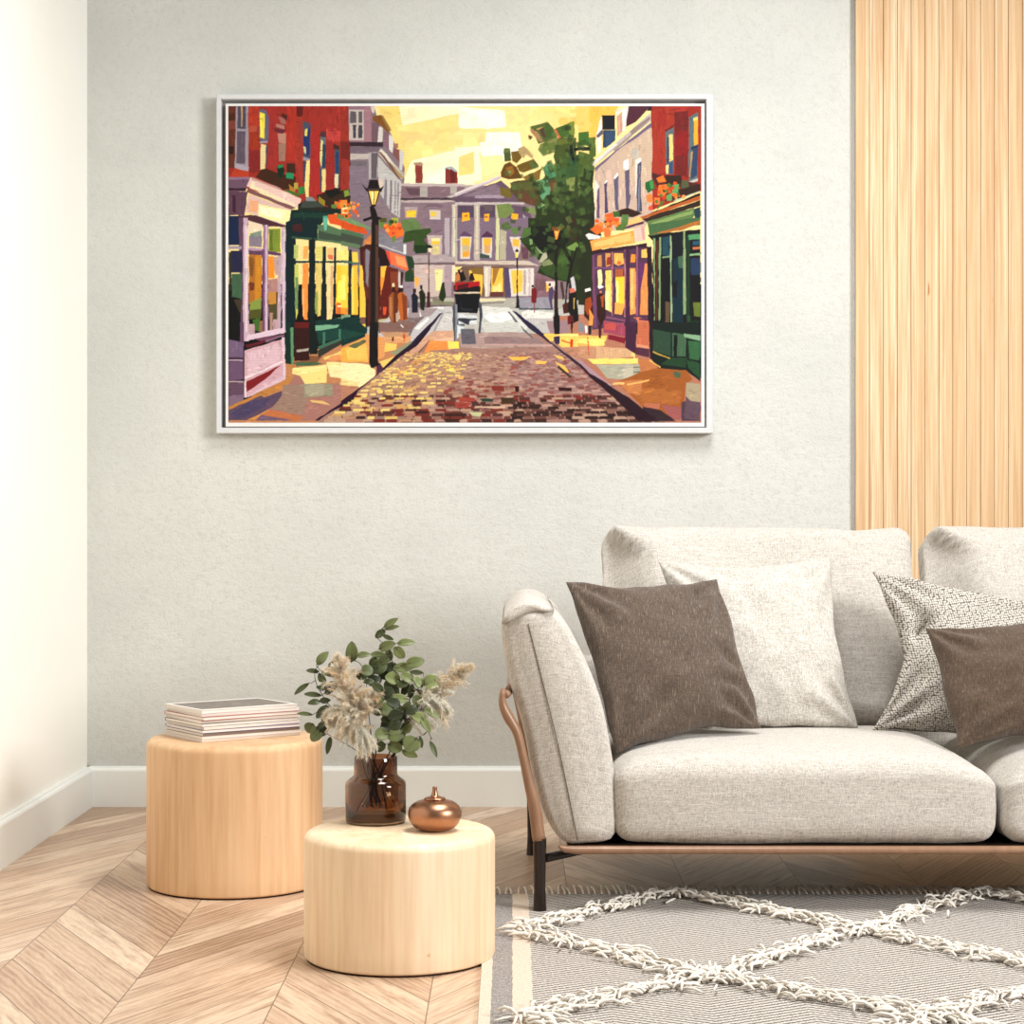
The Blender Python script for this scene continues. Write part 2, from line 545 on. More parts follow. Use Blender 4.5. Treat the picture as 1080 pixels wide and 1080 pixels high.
E d8c0cc 335,60 350,60 352,1000 335,1000
E 88983c 362,95 465,95 465,300 365,290
E 6c7c30 375,110 400,110 400,290 375,290
E 6c4468 360,290 470,310 470,330 360,320
E fc9c34 360,335 415,340 415,530 360,530
E c8a898 400,345 465,340 460,500 420,500
E b88c84 360,540 440,530 440,650 360,650
E cc9444 360,650 430,650 430,760 360,760
E 5c5430 362,765 440,750 440,890 362,890
E b89488 370,830 400,830 400,1000 370,1000
E c8a8ac 400,890 465,890 465,970 400,990
E c4aab4 440,330 475,330 470,960 440,960
E ccb4c4 475,80 510,90 512,1000 480,1010
E e0ccd8 490,100 505,100 500,980 485,980
E e4ccd8 180,1020 505,960 505,1010 160,1080
E 7c4c64 230,1060 490,1020 500,1040 300,1080
E 0c2c30 512,40 600,0 790,0 790,200 600,180 600,1080 515,1080
E 4c2428 570,60 650,50 660,120 570,120
E 3c5c48 570,160 780,180 780,200 560,180
E 06282c 512,190 590,190 590,1080 512,1080
E c0c878 585,235 625,240 620,355 580,355
E f4b464 668,250 715,250 705,360 662,360
E e0d47c 775,250 838,250 832,365 775,360
E f4c484 872,260 935,265 930,365 875,350
E e0805c 880,320 930,330 925,370 885,360
E fce48c 960,280 1078,285 1078,375 955,375
E ccd070 588,410 625,405 620,830 600,900 590,600
E 7c9c68 595,520 620,520 620,800 598,800
E fc9c4c 660,405 712,395 705,890 670,890 655,600
E fcc080 655,620 670,620 672,870 660,860
E e4cc7c 775,400 830,400 820,860 790,865 765,760 775,600
E 9ca858 765,660 790,640 795,850 770,840
E f8dca0 870,395 930,390 928,800 915,900 870,890
E e0b888 905,420 930,420 928,780 905,780
E fccc40 955,410 1050,425 1055,850 950,840
E fce860 970,560 1040,520 1040,740 960,740
E fffcc0 990,570 1025,570 1025,600 990,600
E e07838 955,740 1040,760 1050,850 955,840
E fff0c8 960,765 1030,770 1030,780 960,780
E 244444 600,375 1078,375 1078,395 600,395
E 0a2020 715,190 770,190 765,1080 715,1080
E 0c2428 835,250 865,250 865,900 825,900
E 0c2428 935,260 955,260 945,900 930,900
E 88a890 945,880 1078,850 1078,870 950,900
E 84ac8c 775,930 990,925 940,960 775,990
E 5a1c18 595,930 715,920 715,950 600,965
E 341c18 590,960 715,950 715,1080 590,1080
E 7ca480 545,960 580,960 580,1080 555,1080
E 103c38 770,900 1078,870 1078,1080 770,1080
E 4c8068 780,990 960,960 960,975 780,1000
E 2c6058 970,980 1078,960 1078,1000 960,1010
E 607c5c 790,60 880,60 1078,130 1078,240 860,210 790,200
E 485848 800,110 1078,180 1078,215 800,185
E 74bca4 840,0 880,0 870,110 850,110
E e0602c 880,0 1078,60 1078,95 900,50
E 8ab08c 960,0 1078,20 1078,50 980,0
F d85c20 0,30 200,80 240,150 0,90
F 7c9c70 0,0 70,0 270,90 250,105 0,20
F 587858 0,95 200,150 190,190 0,140
F 4c5448 0,130 200,180 170,280 0,240
F 6c8464 0,200 170,240 170,275 0,240
F fce88c 0,280 70,285 75,375 0,365
F fcd458 95,300 145,300 150,390 100,390
F fcd450 0,415 60,420 62,800 0,840
F fcf080 0,500 40,500 40,720 0,720
F f0a03c 0,790 60,790 60,845 0,840
F fcc444 88,420 145,415 150,850 90,850
F f8dc70 92,430 110,430 110,840 92,840
F 1c2c2c 68,280 92,280 85,850 64,850
F 4c7464 0,370 160,395 160,410 0,390
F 88a480 0,850 85,845 0,890
F 0a3834 0,890 160,850 165,920 230,960 220,1000 0,1080
F 4c1c18 160,260 330,200 330,880 230,960 220,800 180,600
F 6c3430 190,290 250,290 250,700 220,720
F 8c8890 215,270 250,290 240,620 215,560
F f8cc54 160,410 185,420 215,760 215,970 170,970 160,640
F 7c5c54 165,870 215,870 215,930 170,930
F d08850 200,200 270,140 330,190 320,240 200,240
F 8c8890 325,140 350,130 560,230 550,320 325,240
F c8c4c4 330,230 560,310 560,325 330,245
F e0e0e0 545,230 570,230 570,320 545,310
F 280c14 330,250 400,290 430,420 330,420
F f4784c 385,285 560,340 590,460 570,465 430,405
F fca46c 470,330 550,350 580,440 490,410
F d8583c 385,285 420,300 440,400 430,405
F 5c1c14 325,430 345,420 345,890 325,890
F fcc44c 345,430 400,420 400,520 345,600
F f0a040 345,520 400,520 395,700 345,700
F 6c2014 400,420 500,450 500,700 400,890 345,890 345,710
F 8c4428 430,470 500,470 500,640 440,620
F ccc4c0 500,470 525,480 525,600 500,610
F 3c1410 520,470 545,480 530,600 520,600
F 9c8c94 545,540 600,560 600,700 550,700
F dc5c38 365,780 400,780 390,850 370,850
F c4bc90 330,890 410,880 400,915 330,910
F 6c8c44 330,40 380,30 380,90 345,90
F ec7434 400,80 520,40 540,160 450,190 410,150
F f89050 420,50 500,40 480,80
F f47c2c 500,90 550,90 545,150 500,160
F 5c5c24 330,0 400,0 400,40 340,40
F 748c3c 440,170 480,150 470,210 450,215
F b0b450 440,0 500,0 500,40 440,40
F 6c8450 520,20 640,0 700,60 690,130 600,140 540,110
F 3c5424 560,120 700,100 780,90 790,130 740,190 760,240 680,310 630,290 640,200 540,220
F 203c18 640,240 760,230 750,310 650,315
F 8c5474 730,180 770,170 760,210 735,210
F 28442c 565,330 640,345 640,440 590,450
F 2c4828 560,480 610,440 650,500 640,560 560,560
F 5c4c14 640,430 680,425 720,490 710,515 660,510 620,480
F 8a7480 700,0 1080,0 1080,350 790,350 790,100
F dcd4c8 775,0 870,0 870,15 775,12
F c4b4ac 750,150 885,150 880,320 790,330
F f8c444 790,205 865,205 865,230 790,235
F f8e4a4 790,180 865,180 865,205 790,205
F d8c890 800,240 860,240 860,320 800,320
F 8c7480 760,140 820,110 880,140 880,155 760,155
F c0b8a8 970,0 1030,0 1030,370 965,370
F e4dcc0 985,0 1005,0 1000,360 980,360
F b8acb0 905,0 950,0 950,380 905,380
F f0ca48 1060,190 1080,190 1080,340 1060,340
F 5c4454 1040,140 1080,115 1080,160 1040,160
F b4a4a4 620,330 900,320 1080,370 1080,400 640,400
F 786468 640,395 1080,390 1080,410 640,412
F ccb8b0 640,410 960,410 950,690 640,690
F ece4a4 820,450 890,450 880,640 830,640
F b09ca0 900,410 970,410 960,690 900,690
F fcc4ac 735,450 765,450 765,480 735,480
F f8b460 640,520 690,525 670,610 650,600
F f0dcc0 970,415 1080,415 1080,560 970,560
F 9c8c94 560,560 640,560 630,760 600,790
F b8b4a4 640,710 990,700 990,740 640,740
F 8c8c74 780,740 980,735 980,770 780,760
F 88806c 800,700 900,705 900,745 800,735
F 28380c 855,690 885,565 900,570 918,690 890,735 860,715
F 1c2808 885,565 900,565 905,600 880,600
F c8c4c4 600,790 990,775 990,1000 640,1080 330,1080 330,920
F 847474 410,1000 420,910 600,870 760,800 800,800 640,960 600,1040
F 6c6058 310,940 500,920 560,1000 330,1010
F 5c4c3c 310,910 440,920 440,960 310,960
F f4f4f0 780,785 900,780 900,795 780,800
F ecece8 640,970 760,870 770,890 680,980
F a89898 600,780 850,790 780,860 640,880 580,870
F 3c2c44 860,840 890,830 760,990 700,1060 640,1080
F a4a0a0 870,860 890,830 910,830 820,1000 800,1000
F d0ccc8 910,810 985,800 985,1000 830,1000
F 9c5c30 415,690 450,650 490,670 490,900 460,950 420,870
F bc7c50 420,700 440,690 450,900 425,850
F 6c3414 460,660 500,660 490,920 460,940
F e8d8a8 445,575 465,570 470,605 445,605
F c06c2c 495,670 530,640 575,690 580,900 520,900 500,800
F 8c4420 530,660 575,690 580,880 545,900
F f4ece4 510,595 540,592 540,612 510,612
F 2c1410 510,615 545,615 540,650 510,650
F 3c1c10 445,610 475,610 475,650 445,650
F c8a890 480,830 510,840 500,910 480,910
F 6c4430 450,950 465,1000 460,1080 445,1080
F f4f0ec 520,920 550,960 545,975 520,940
F c84820 540,990 560,990 560,1080 540,1080
F 1c1c30 615,680 640,650 672,690 670,830 620,830
F 3c2018 628,620 655,620 655,655 628,655
F 20260f 680,650 710,620 738,670 725,815 695,800
F 2c3024 690,590 712,590 712,625 690,625
F f0f0f0 685,800 705,870 690,860
F 6c5c58 764,300 772,300 772,660 764,660
F 3c1c18 762,330 768,330 768,650 762,650
F 4c2824 755,650 778,650 782,785 750,785
F ffe0b8 760,262 792,262 785,300 765,300
F 1c1418 745,250 775,235 800,255 795,265 755,265
F d0853c 1000,530 1030,480 1060,540 1040,580 990,590
F 2c1410 1025,450 1060,440 1080,470 1080,560 1050,550
F 8c1420 1000,570 1080,560 1080,640 1010,630
F 3c0c10 985,590 1010,580 1015,640 985,640
F d8c8b0 985,650 1080,655 1080,668 985,660
F 04060a 990,668 1080,668 1080,830 1030,830
F 54545c 975,770 1000,770 1010,1080 990,1080 975,900
F d4d4d8 1030,840 1080,840 1080,900 1040,900
F 686870 1020,880 1080,890 1080,950 1010,940
F 7c6c74 1040,1000 1080,980 1080,1080 1040,1080
F d8e0e0 1000,930 1080,960 1080,985 1000,1080
F e8c0a0 830,1010 985,1000 985,1080 650,1080 750,1040
G 847080 0,0 640,0 700,400 0,400
G f4b830 60,0 130,0 130,20 60,35
G f4b830 255,0 300,0 295,30 255,30
G f0b838 500,0 550,0 550,12 500,15
G c0b4a8 170,0 215,0 215,370 165,370
G dcccb0 185,0 200,0 200,320 180,320
G d4d0a4 360,0 390,0 385,370 355,370
G b8b098 395,100 450,120 445,370 390,370
G b8b0a4 0,0 20,0 20,380 0,380
G 6c4c6c 40,155 80,115 145,150 145,165 40,165
G 5c3454 230,160 280,115 330,150 330,170 235,170
G d8d0c0 45,165 145,165 130,360 45,360
G d8d0c0 235,175 325,175 320,350 240,350
G fcbc3c 62,180 130,175 130,240 62,240
G c8b48c 62,240 128,240 125,290 62,290
G f8a83c 65,295 125,290 122,340 65,345
G fcb83c 250,180 318,180 310,240 250,240
G d8a86c 252,240 310,240 305,310 258,310
G 44544c 215,310 300,330 300,355 215,350
G d8d0c8 475,165 575,165 570,290 545,350 510,290
G f8b848 505,185 565,190 560,255 505,245
G 8c7468 570,240 650,260 650,370 570,370
G 6c4858 580,250 640,270 640,360 590,360
G d0c0b0 0,380 640,375 740,420 0,410
G 8c7470 0,405 700,415 700,430 0,425
G 786050 0,425 470,430 460,690 0,690
G fcdc94 0,430 60,430 40,470 0,480
G f8c450 120,460 245,450 240,600 230,690 200,600 130,520
G 8c6c34 130,440 245,440 245,500 160,490
G d4c8bc 250,425 315,425 300,690 260,690
G ecdcc8 265,440 285,440 280,690 265,690
G fcc454 320,440 420,440 420,650 315,650
G a87c3c 330,440 390,440 370,500 330,600
G fce090 330,600 360,600 400,560 410,650 330,650
G 6c3c38 315,650 420,650 420,690 300,690
G 5c4c6c 430,440 470,440 510,690 440,700
G e0d8cc 470,450 690,440 685,680 490,690
G fcc858 490,460 590,460 590,640 510,670
G b8a8a8 600,460 620,460 620,670 600,670
G c8b8b8 640,450 660,450 660,680 640,680
G 8c6c74 690,470 820,490 900,540 900,700 690,690
G 7c5c60 700,520 800,540 790,640 700,640
G fcc444 795,560 850,560 850,620 800,650
G e8d8cc 790,555 900,555 900,560 870,600 860,660
G b4b0a4 210,705 560,700 1080,720 1080,800 210,780
G e4d8b0 215,705 440,710 440,725 215,735
G 8c8478 200,740 430,735 430,745 200,760
G 545864 560,790 860,790 860,805 560,805
G 9c98a0 560,700 850,690 850,790 560,785
G dcdcd4 230,775 470,785 640,960 600,1000 250,990
G c0c0b8 250,860 410,870 560,990 250,1000
G f4f4ec 300,830 460,830 510,880 410,920 400,980 430,990 250,870
G e8e4dc 580,830 640,805 860,830 850,900 700,1000 600,900
G c4c0bc 620,880 860,880 850,1010 760,1010 640,940
G a4868a 800,900 1000,900 1000,1010 830,1010
G b8a098 220,1000 600,1000 720,1080 200,1080
G a08484 230,1030 620,1030 680,1080 200,1080
G 2c2444 500,815 530,820 700,950 830,1070 800,1080 640,960
G 6c6870 460,820 475,820 600,970 690,1060 680,1065 560,960
G 2a3810 640,0 1080,0 1080,560 960,560 860,540 720,480 760,400 650,290 580,210 640,130
G 0e1408 670,80 900,60 1000,200 900,280 780,340 700,220 640,160
G 5c7040 400,60 460,30 500,90 450,110 400,90
G 6c8450 490,90 540,80 560,130 530,160 490,120
G 58743c 600,90 660,85 665,150 600,180 580,160
G 34481c 560,180 650,170 700,240 600,230
G 84a468 650,185 675,185 680,230 655,240
G 5c7444 665,260 720,250 740,300 720,360 670,310
G 90a474 700,250 780,320 740,310
G b8b49c 770,310 800,300 810,350 760,390 730,390
G 8c9468 760,390 820,360 860,400 820,440 770,430
G 3c2814 940,0 1060,0 1080,200 1000,200
G 4c6830 900,360 930,280 1010,290 1010,400 880,430
G 7c9850 970,260 1060,210 1080,240 1060,290 980,280
G 3c5424 730,430 900,400 1000,430 1000,560 800,500
G 1a1008 940,200 965,260 1030,370 1060,250 1070,260 1035,400 985,600 975,800 955,800 975,560 1010,400 945,280
G 4c382c 920,560 940,560 960,700 940,720
G ccc8cc 1010,530 1040,510 1060,640 1020,640
G 1e120c 870,200 895,200 897,800 875,800
G 3c2020 870,640 900,640 905,850 870,850
G 100808 860,870 885,800 915,860 915,1010 870,1010
G ff9c3c 865,110 915,105 895,190 880,190
G fcc070 875,120 900,115 890,170
G d03c18 845,80 930,80 925,105 850,110
G 1c1014 530,285 545,270 560,300 525,300
G fcd870 525,305 555,305 545,350 530,350
G 1c1820 538,350 548,350 552,680 540,680
G 1c1c28 537,680 555,680 565,790 530,790
G 7c1c20 668,620 700,610 718,640 710,740 690,750 668,740
G 2c1010 670,590 690,590 690,610 670,610
G 8c4c48 688,750 698,750 697,830 690,830
G 58486c 820,620 850,600 865,640 850,730 855,800 838,790 820,700
G 3c3038 815,575 840,572 838,600 820,600
G 4c1c18 940,760 990,740 1000,830 950,840
G 101008 1000,650 1060,650 1080,900 1040,920 990,820
G d87860 1000,620 1040,615 1055,650 1005,660
G d8b464 1035,700 1048,700 1045,800 1035,800
G 6c1c20 985,860 1030,850 1040,920 985,935
G 180c0c 1015,910 1030,910 1028,1010 1018,1010
G f8cc6c 770,1020 1080,1015 1080,1080 830,1080
G 3c3c48 860,1030 915,1030 915,1080 860,1080
G c88444 10,500 40,470 50,540 10,560
G 1c0c0c 20,460 60,440 80,490 100,540 50,560 40,500
G c8a080 40,455 65,455 60,475 45,475
G 2a0e0e 130,490 155,480 175,550 125,550
G b01824 0,570 215,555 215,620 0,640
G 5c0c18 20,590 120,570 110,630 20,635
G 1c0a10 180,600 220,600 220,650 0,650 0,635
G d8ccb0 0,652 220,650 220,662 0,662
G 06080e 0,668 220,665 195,835 20,830
G 2c3440 40,700 60,790 150,800 160,790 150,812 50,805
G 4c4c58 205,720 232,760 240,860 215,1080 200,1080 215,880
G 8c9098 0,760 20,760 18,1080 5,1080
G d8dcdc 30,850 190,850 190,930 30,930
G 3c3c48 30,880 190,880 190,895 130,900 120,940 90,930 30,900
G 7c6c70 50,990 90,975 180,1000 180,1080 50,1080
H fca858 100,200 480,110 500,220 120,290
H fcc478 130,220 460,130 460,200 140,260
H ecc4b4 480,100 575,70 585,200 490,210
H d4a4a0 545,80 580,75 585,190 560,190
H 7c5468 430,70 580,30 570,55 330,115
H 3c1c28 340,110 560,35 560,50 380,105
H e8e4e0 60,150 90,135 200,160 190,180 90,190
H f47430 100,100 200,40 220,120 160,150
H f08040 215,90 290,80 280,160 230,170
H e86830 230,0 350,0 340,60 260,70
H 5c7c3c 320,60 430,40 400,110 330,110
H 3c1c2c 120,290 600,220 600,280 120,330
H 5c3c54 120,320 640,250 640,900 120,980
H 7c4c6c 120,330 140,330 160,960 130,960
H 502844 410,270 450,270 450,1080 410,1080
H c89058 165,330 200,325 205,430 165,425
H d89c5c 235,310 280,310 280,420 240,430
H 9c3c24 250,350 280,340 285,410 245,415
H f8b860 310,310 390,310 400,400 350,420 310,400
H e0703c 340,380 370,380 370,410 340,410
H fc9c38 460,320 500,320 495,390 455,390
H fcc068 550,280 600,270 600,350 550,350
H 84547c 130,430 400,430 400,445 130,445
H fcecb0 165,455 200,455 210,560 190,620 170,600
H fcd878 235,460 290,460 290,830 235,800
H fff0b4 240,640 265,640 265,810 240,800
H b46440 320,450 390,450 390,520 320,520
H fcd044 325,520 400,515 400,760 325,750
H fff8c4 330,550 345,560 350,740 335,740
H fcb058 320,740 405,755 380,850 315,840
H f0a45c 450,440 500,440 500,840 450,850
H f8c078 455,450 480,450 480,800 455,800
H 6c3468 525,390 590,390 560,620 525,640
H e89858 580,400 605,400 610,850 540,850 545,640
H b87880 290,300 300,300 300,860 290,860
H b87880 400,280 412,280 412,870 400,870
H a4647c 505,250 520,250 520,860 505,860
H 8c5874 240,860 410,890 410,910 240,880
H a8586c 220,900 400,920 400,1010 220,970
H 8c1428 260,1020 410,1050 410,1080 260,1060
H d88464 480,870 530,870 620,900 620,1080 520,1080 515,900
H 6c3450 530,880 615,885 615,905 530,895
H 2c1420 600,250 640,260 650,1080 620,1080 612,900
H 120e10 600,150 1066,100 1066,1080 650,1080 650,200
H 507048 610,60 1000,0 1066,0 1066,40 880,110 620,160
H b47438 620,150 880,80 1066,20 1066,50 900,110
H 90a878 655,175 670,180 668,900 660,900
H 8ca474 705,170 725,170 715,900 700,900
H 5c2c1c 675,200 700,200 690,900 672,900
H 24505c 735,170 795,160 795,330 735,330
H 9cb48c 800,150 815,160 820,930 805,930
H 84a078 735,340 800,330 800,345 735,355
H 08080c 735,360 800,360 800,900 730,900
H 6c5440 760,730 800,740 795,930 760,920
H 0c303c 825,360 915,340 915,960 825,950
H 4c6c54 870,340 920,330 915,440 880,440
H 0c1820 825,150 915,140 915,330 825,340
H 08101c 830,560 870,560 860,700 830,690
H 90a478 915,110 935,110 945,840 915,850
H 183c24 945,150 975,150 975,1000 945,1000
H 5c9c6c 960,150 1066,140 1066,190 965,195
H 2c5c70 1000,200 1066,200 1066,240 1000,240
H c07850 1000,255 1066,250 1066,275 1000,280
H 90b484 965,315 1066,305 1066,330 965,335
H 2c4060 985,355 1066,350 1066,500 985,500
H 080a0e 1000,510 1066,500 1066,720 1010,710
H 6c7c34 1000,740 1066,740 1066,870 1010,860
H 1c3c18 975,900 1066,900 1066,1020 975,1000
H 2c5034 950,860 980,860 980,1010 950,1000
H 8ca87c 645,910 810,970 800,985 650,930
H 3c5c48 650,950 940,990 940,1080 650,1080
H 7c9c74 920,1020 1066,1040 1066,1070 930,1050
H 3c1408 50,720 70,680 120,700 130,940 90,900 50,860
H a85020 60,710 110,690 120,760 80,860 55,800
H f0a450 95,790 130,860 125,945 90,940
H f4f0e8 55,625 100,612 110,635 60,650
H 2c1410 60,650 100,650 100,680 65,680
H f4f4f0 60,950 75,945 80,1000 65,1010
H 24242c 85,950 115,950 110,1020 85,1020
H 3c1810 160,680 200,650 235,720 240,860 195,960 165,860
H b05c28 190,690 225,670 220,780 205,790
H f4f0e8 165,600 200,590 225,605 180,625
H d88c6c 185,640 205,640 205,660 185,660
H 4c1820 175,960 200,950 195,1055 180,1050
H 8c9094 0,900 50,940 50,1000 0,1000
H f0c868 0,1030 250,1030 240,1080 0,1080
I 04060a 10,0 115,0 110,150 10,150
I 6c5068 110,0 145,0 145,200 110,180
I 806884 10,150 145,180 140,310 10,310
I 503048 10,308 145,310 145,325 10,322
I c0a8b8 10,325 140,328 140,340 10,338
I 785c78 10,340 140,342 145,500 10,510
I c0a4a8 10,512 145,512 145,530 10,528
I 705468 10,530 150,530 150,640 10,650
I 8c7488 10,650 160,630 140,680 10,740
I c88c4c 10,740 330,600 500,510 590,450 520,370 570,370 600,400 560,520 400,620 150,720 10,770
I d8b0b8 150,250 500,140 510,500 170,660 150,500
I e0c0c8 170,270 460,180 470,330 180,470
I 6c2030 155,200 330,155 340,175 170,225
I 8c6c7c 330,155 500,105 500,120 340,180
I 8a2028 165,520 470,375 330,500 170,610
I f0dce0 150,480 500,330 500,345 160,500
I e4ccd4 480,130 505,130 510,500 490,500
I ecdce0 150,510 165,510 168,660 152,660
I e0c4cc 190,640 500,460 500,500 180,660
I b08074 600,450 700,540 920,540 1078,500 1078,660 780,860 400,860 360,760 480,640
I a48878 490,550 680,545 700,700 660,810 540,790 390,760 480,640
I a09880 670,540 920,535 930,645 670,660
I b0a890 680,550 850,545 850,640 680,650
I c87c50 380,770 660,820 640,860 200,860
I 6a5468 10,770 300,640 320,660 480,600 480,640 400,740 190,860 10,860
I 584c6c 30,800 180,700 380,660 330,740 160,830 60,850
I d89c54 170,855 330,785 360,770 240,855
I 7c6478 300,810 600,860 250,860
I e8c080 720,680 840,690 910,730 740,700
I fce8a0 570,400 870,370 870,520 830,530 640,470 570,450
I f8e090 640,470 870,400 870,530 680,540
I fce8b0 870,370 1078,370 1078,500 900,480
I f8e4a0 870,350 930,345 1078,360 1078,375 870,375
I fcc45c 990,280 1078,250 1078,340 1000,340
I f0d080 840,310 1078,220 1078,250 990,290 850,330
I e8a068 900,300 990,280 1000,335 880,335
I 8a6040 720,290 830,300 790,350 580,370 580,350 720,330
I 507050 600,350 780,350 840,365 780,375 600,385
I 06342c 510,0 560,0 560,370 510,360
I 6c9870 550,50 580,50 580,370 560,370
I 3c1410 585,20 720,10 720,330 590,340
I 6c1c18 590,0 720,0 710,50 590,50
I b8b0a4 605,240 715,225 710,250 610,265
I 041c18 720,0 780,20 790,280 720,280
I 104038 780,30 1078,20 1078,90 800,200
I 84b494 770,30 990,20 960,50 775,75
I 1a4a40 790,80 1000,60 1000,130 800,180
I 4c8068 835,90 860,85 855,190 835,190
I 4c8068 975,60 995,60 995,140 975,145
I 3c3c34 790,250 1078,110 1078,150 800,310
I 4c7460 790,215 1000,135 1010,150 800,240
I 300f2c 1078,640 1078,700 900,790 800,860 770,860 980,720
I e8c078 980,530 1078,530 1078,560 990,550
J 0a3834 0,0 160,0 230,60 220,120 0,215
J 1c4c40 0,60 220,100 0,160
J f4b858 0,230 230,130 240,350 0,345
J f8c868 40,230 220,200 230,330 50,330
J 6c7050 60,210 200,150 230,170 120,235
J fcecb8 0,350 240,370 300,420 300,470 160,570 0,500
J f8dc9c 0,490 160,530 140,560 0,545
J e4a468 210,100 380,130 380,300 330,330 230,300
J fcd070 385,180 490,190 480,240 380,260
J e0a878 385,130 620,120 600,180 385,180
J f8d078 330,350 480,290 370,400
J 9c9c80 430,270 600,170 640,170 480,290
J c08c70 0,560 150,560 90,650 0,690
J 300f28 800,0 780,60 660,210 480,330 330,450 150,600 100,700 0,770 0,690 200,550 330,440 470,300 620,180
J 2c2440 790,0 760,50 620,200 560,250 640,150
J d4a88c 800,80 980,70 980,130 820,150 600,300 300,560 130,680 200,600 500,350
J ec9850 780,160 940,165 960,240 780,250 740,330 680,340
J f0ac54 640,330 760,250 740,330 600,430 420,500
J fce078 930,165 1030,170 1030,230 940,235
J e8c07c 760,290 960,280 1060,290 940,340 760,330
J a88878 680,350 820,345 900,375 760,400
J f0c460 550,430 740,380 780,420 560,470
J fce040 910,370 980,380 990,420 920,430
J 8c2c20 640,780 780,780 760,860 645,860
J 5c1c18 930,790 1080,780 1080,860 900,860
J 1a0c0c 260,0 325,0 320,340 340,380 260,400 245,350
J 54304c 310,390 340,350 370,410 310,470
J 8c6c64 330,0 640,0 640,40 560,90 340,90
J c89c78 340,80 600,90 580,130 380,130
J c84820 540,90 560,90 560,165 545,165
J 4c2818 445,130 460,130 460,165 445,165
J f4f0ec 520,15 545,40 545,50 520,30
J 5c5060 500,480 520,480 360,640 200,820 150,860 160,830 340,640
J 8c5040 780,150 770,170 560,420 540,430 660,280
K d0d0c8 230,0 560,0 600,80 260,90
K b49c94 30,100 600,90 700,170 880,210 200,230 50,220
K 9c8280 250,120 720,140 780,190 260,190
K 6c6870 50,60 170,60 185,190 60,190
K 3c2438 600,0 640,20 830,170 1078,350 1078,385 900,240 760,130
K fcd070 780,100 1078,100 1078,215 930,220 860,150
K fce890 910,105 1078,105 1078,125 920,120
K 3c3048 860,130 915,120 915,190 880,190
K d84418 1010,150 1035,150 1030,215 1005,215
K c85c30 930,150 1010,180 1010,190 930,165
K 140a0a 865,0 915,0 915,105 870,105
K c08c74 930,220 1078,215 1078,340
K fcc05c 465,300 660,300 600,335 500,335
K fcc468 700,340 810,340 790,365 710,365
K fcc468 860,285 940,300 960,330 900,315
K fcc468 870,345 960,380 1000,440 960,440
K 4c3828 900,370 1020,480 1010,490 900,400
K c8a49c 260,190 850,195 860,210 260,202
K 883830 310,560 430,560 430,600 330,600
K a84c40 20,650 170,660 180,690 40,700
K a84c40 0,700 150,710 100,750 0,750
K 2c4434 215,670 335,670 330,695 240,695
K 4c3820 400,660 515,660 510,710 410,710
K 3c1410 520,560 560,560 560,610 530,610
K 3c1410 900,570 1020,575 1020,605 910,600
K d4b49c 170,735 440,735 440,755 180,750
K c8c89c 120,785 240,790 220,825 150,820
K fcd880 0,280 65,285 40,330 0,330
K f8e860 0,170 35,170 35,230 0,230
K e8b870 20,470 80,470 70,500 30,500
L e8b868 0,130 230,150 220,210 0,215
L fce080 0,140 220,150 230,200 130,210 0,180
L c89878 0,210 150,215 150,320 100,330 0,300
L d8b088 150,210 490,235 490,300 150,330
L fce07c 80,320 520,315 520,365 130,365
L f4d484 470,235 495,235 495,300 460,300
L b4b09c 150,370 550,365 545,480 400,500 250,490
L c8c0ac 390,380 480,380 480,480 390,490
L 6c6c5c 480,390 545,390 545,400 480,400
L 6c6c5c 480,430 540,430 540,440 480,440
L c48050 520,320 620,325 720,400 690,500 550,490
L a8642c 560,430 720,395 940,405 1000,500 940,540 920,760 880,850 560,740 440,620 330,530
L b47038 400,560 900,600 880,720 560,700
L c88450 330,520 560,500 540,640 440,620
L f0b870 420,540 620,500 620,515 430,555
L f8c880 300,535 400,525 400,545 300,548
L c0785c 560,710 710,710 710,760 620,780
L a86460 720,720 920,750 920,820 880,860 820,850
L 5a4450 900,700 1066,650 1066,865 900,865
L 6c5460 940,650 1066,690 1066,860 930,840
L b4a488 940,530 1066,540 1066,700 980,690 940,650
L 3c2830 560,740 720,770 850,865 590,865
L 300f20 0,340 60,390 250,540 440,660 600,790 700,865 520,865 300,650 100,480 0,380
L b4949c 0,310 50,360 250,520 300,560 100,450 0,350
L 0e2018 650,0 1066,0 1066,520 940,420 700,400 640,330
L 34503c 650,60 810,90 810,300 650,250
L 4c6c50 820,90 940,110 940,300 820,300
L 060c0c 835,110 865,110 860,300 835,300
L 24482c 800,310 950,310 940,400 720,370
L c8a850 650,250 800,310 800,325 650,265
L 8cb08c 920,100 1066,115 1066,165 925,130
L 3c6c44 960,160 1066,170 1066,340 970,320
L 2c5434 950,330 1066,360 1066,500 960,400
L f8c06c 620,325 720,390 715,400 620,340
L c87454 520,0 620,0 620,220 510,200
L e09c78 505,190 620,210 610,235 505,215
L 5c3044 500,220 620,235 620,310 500,280
L 4c2440 410,0 510,0 500,280 410,220
L 2c1420 620,0 650,0 650,330 625,320
L a85064 220,0 410,30 410,130 220,90
L 8a1c34 260,105 400,140 410,190 260,150
L d84824 75,130 85,130 95,290 85,290
L f4f0ec 55,30 75,25 75,85 62,100
L 24242c 85,30 115,30 110,110 85,110
L 4c1820 175,20 200,20 195,140 178,135
L c85c54 230,10 330,15 320,70 230,60
L 5c6c50 830,430 895,440 890,490 840,480
"""
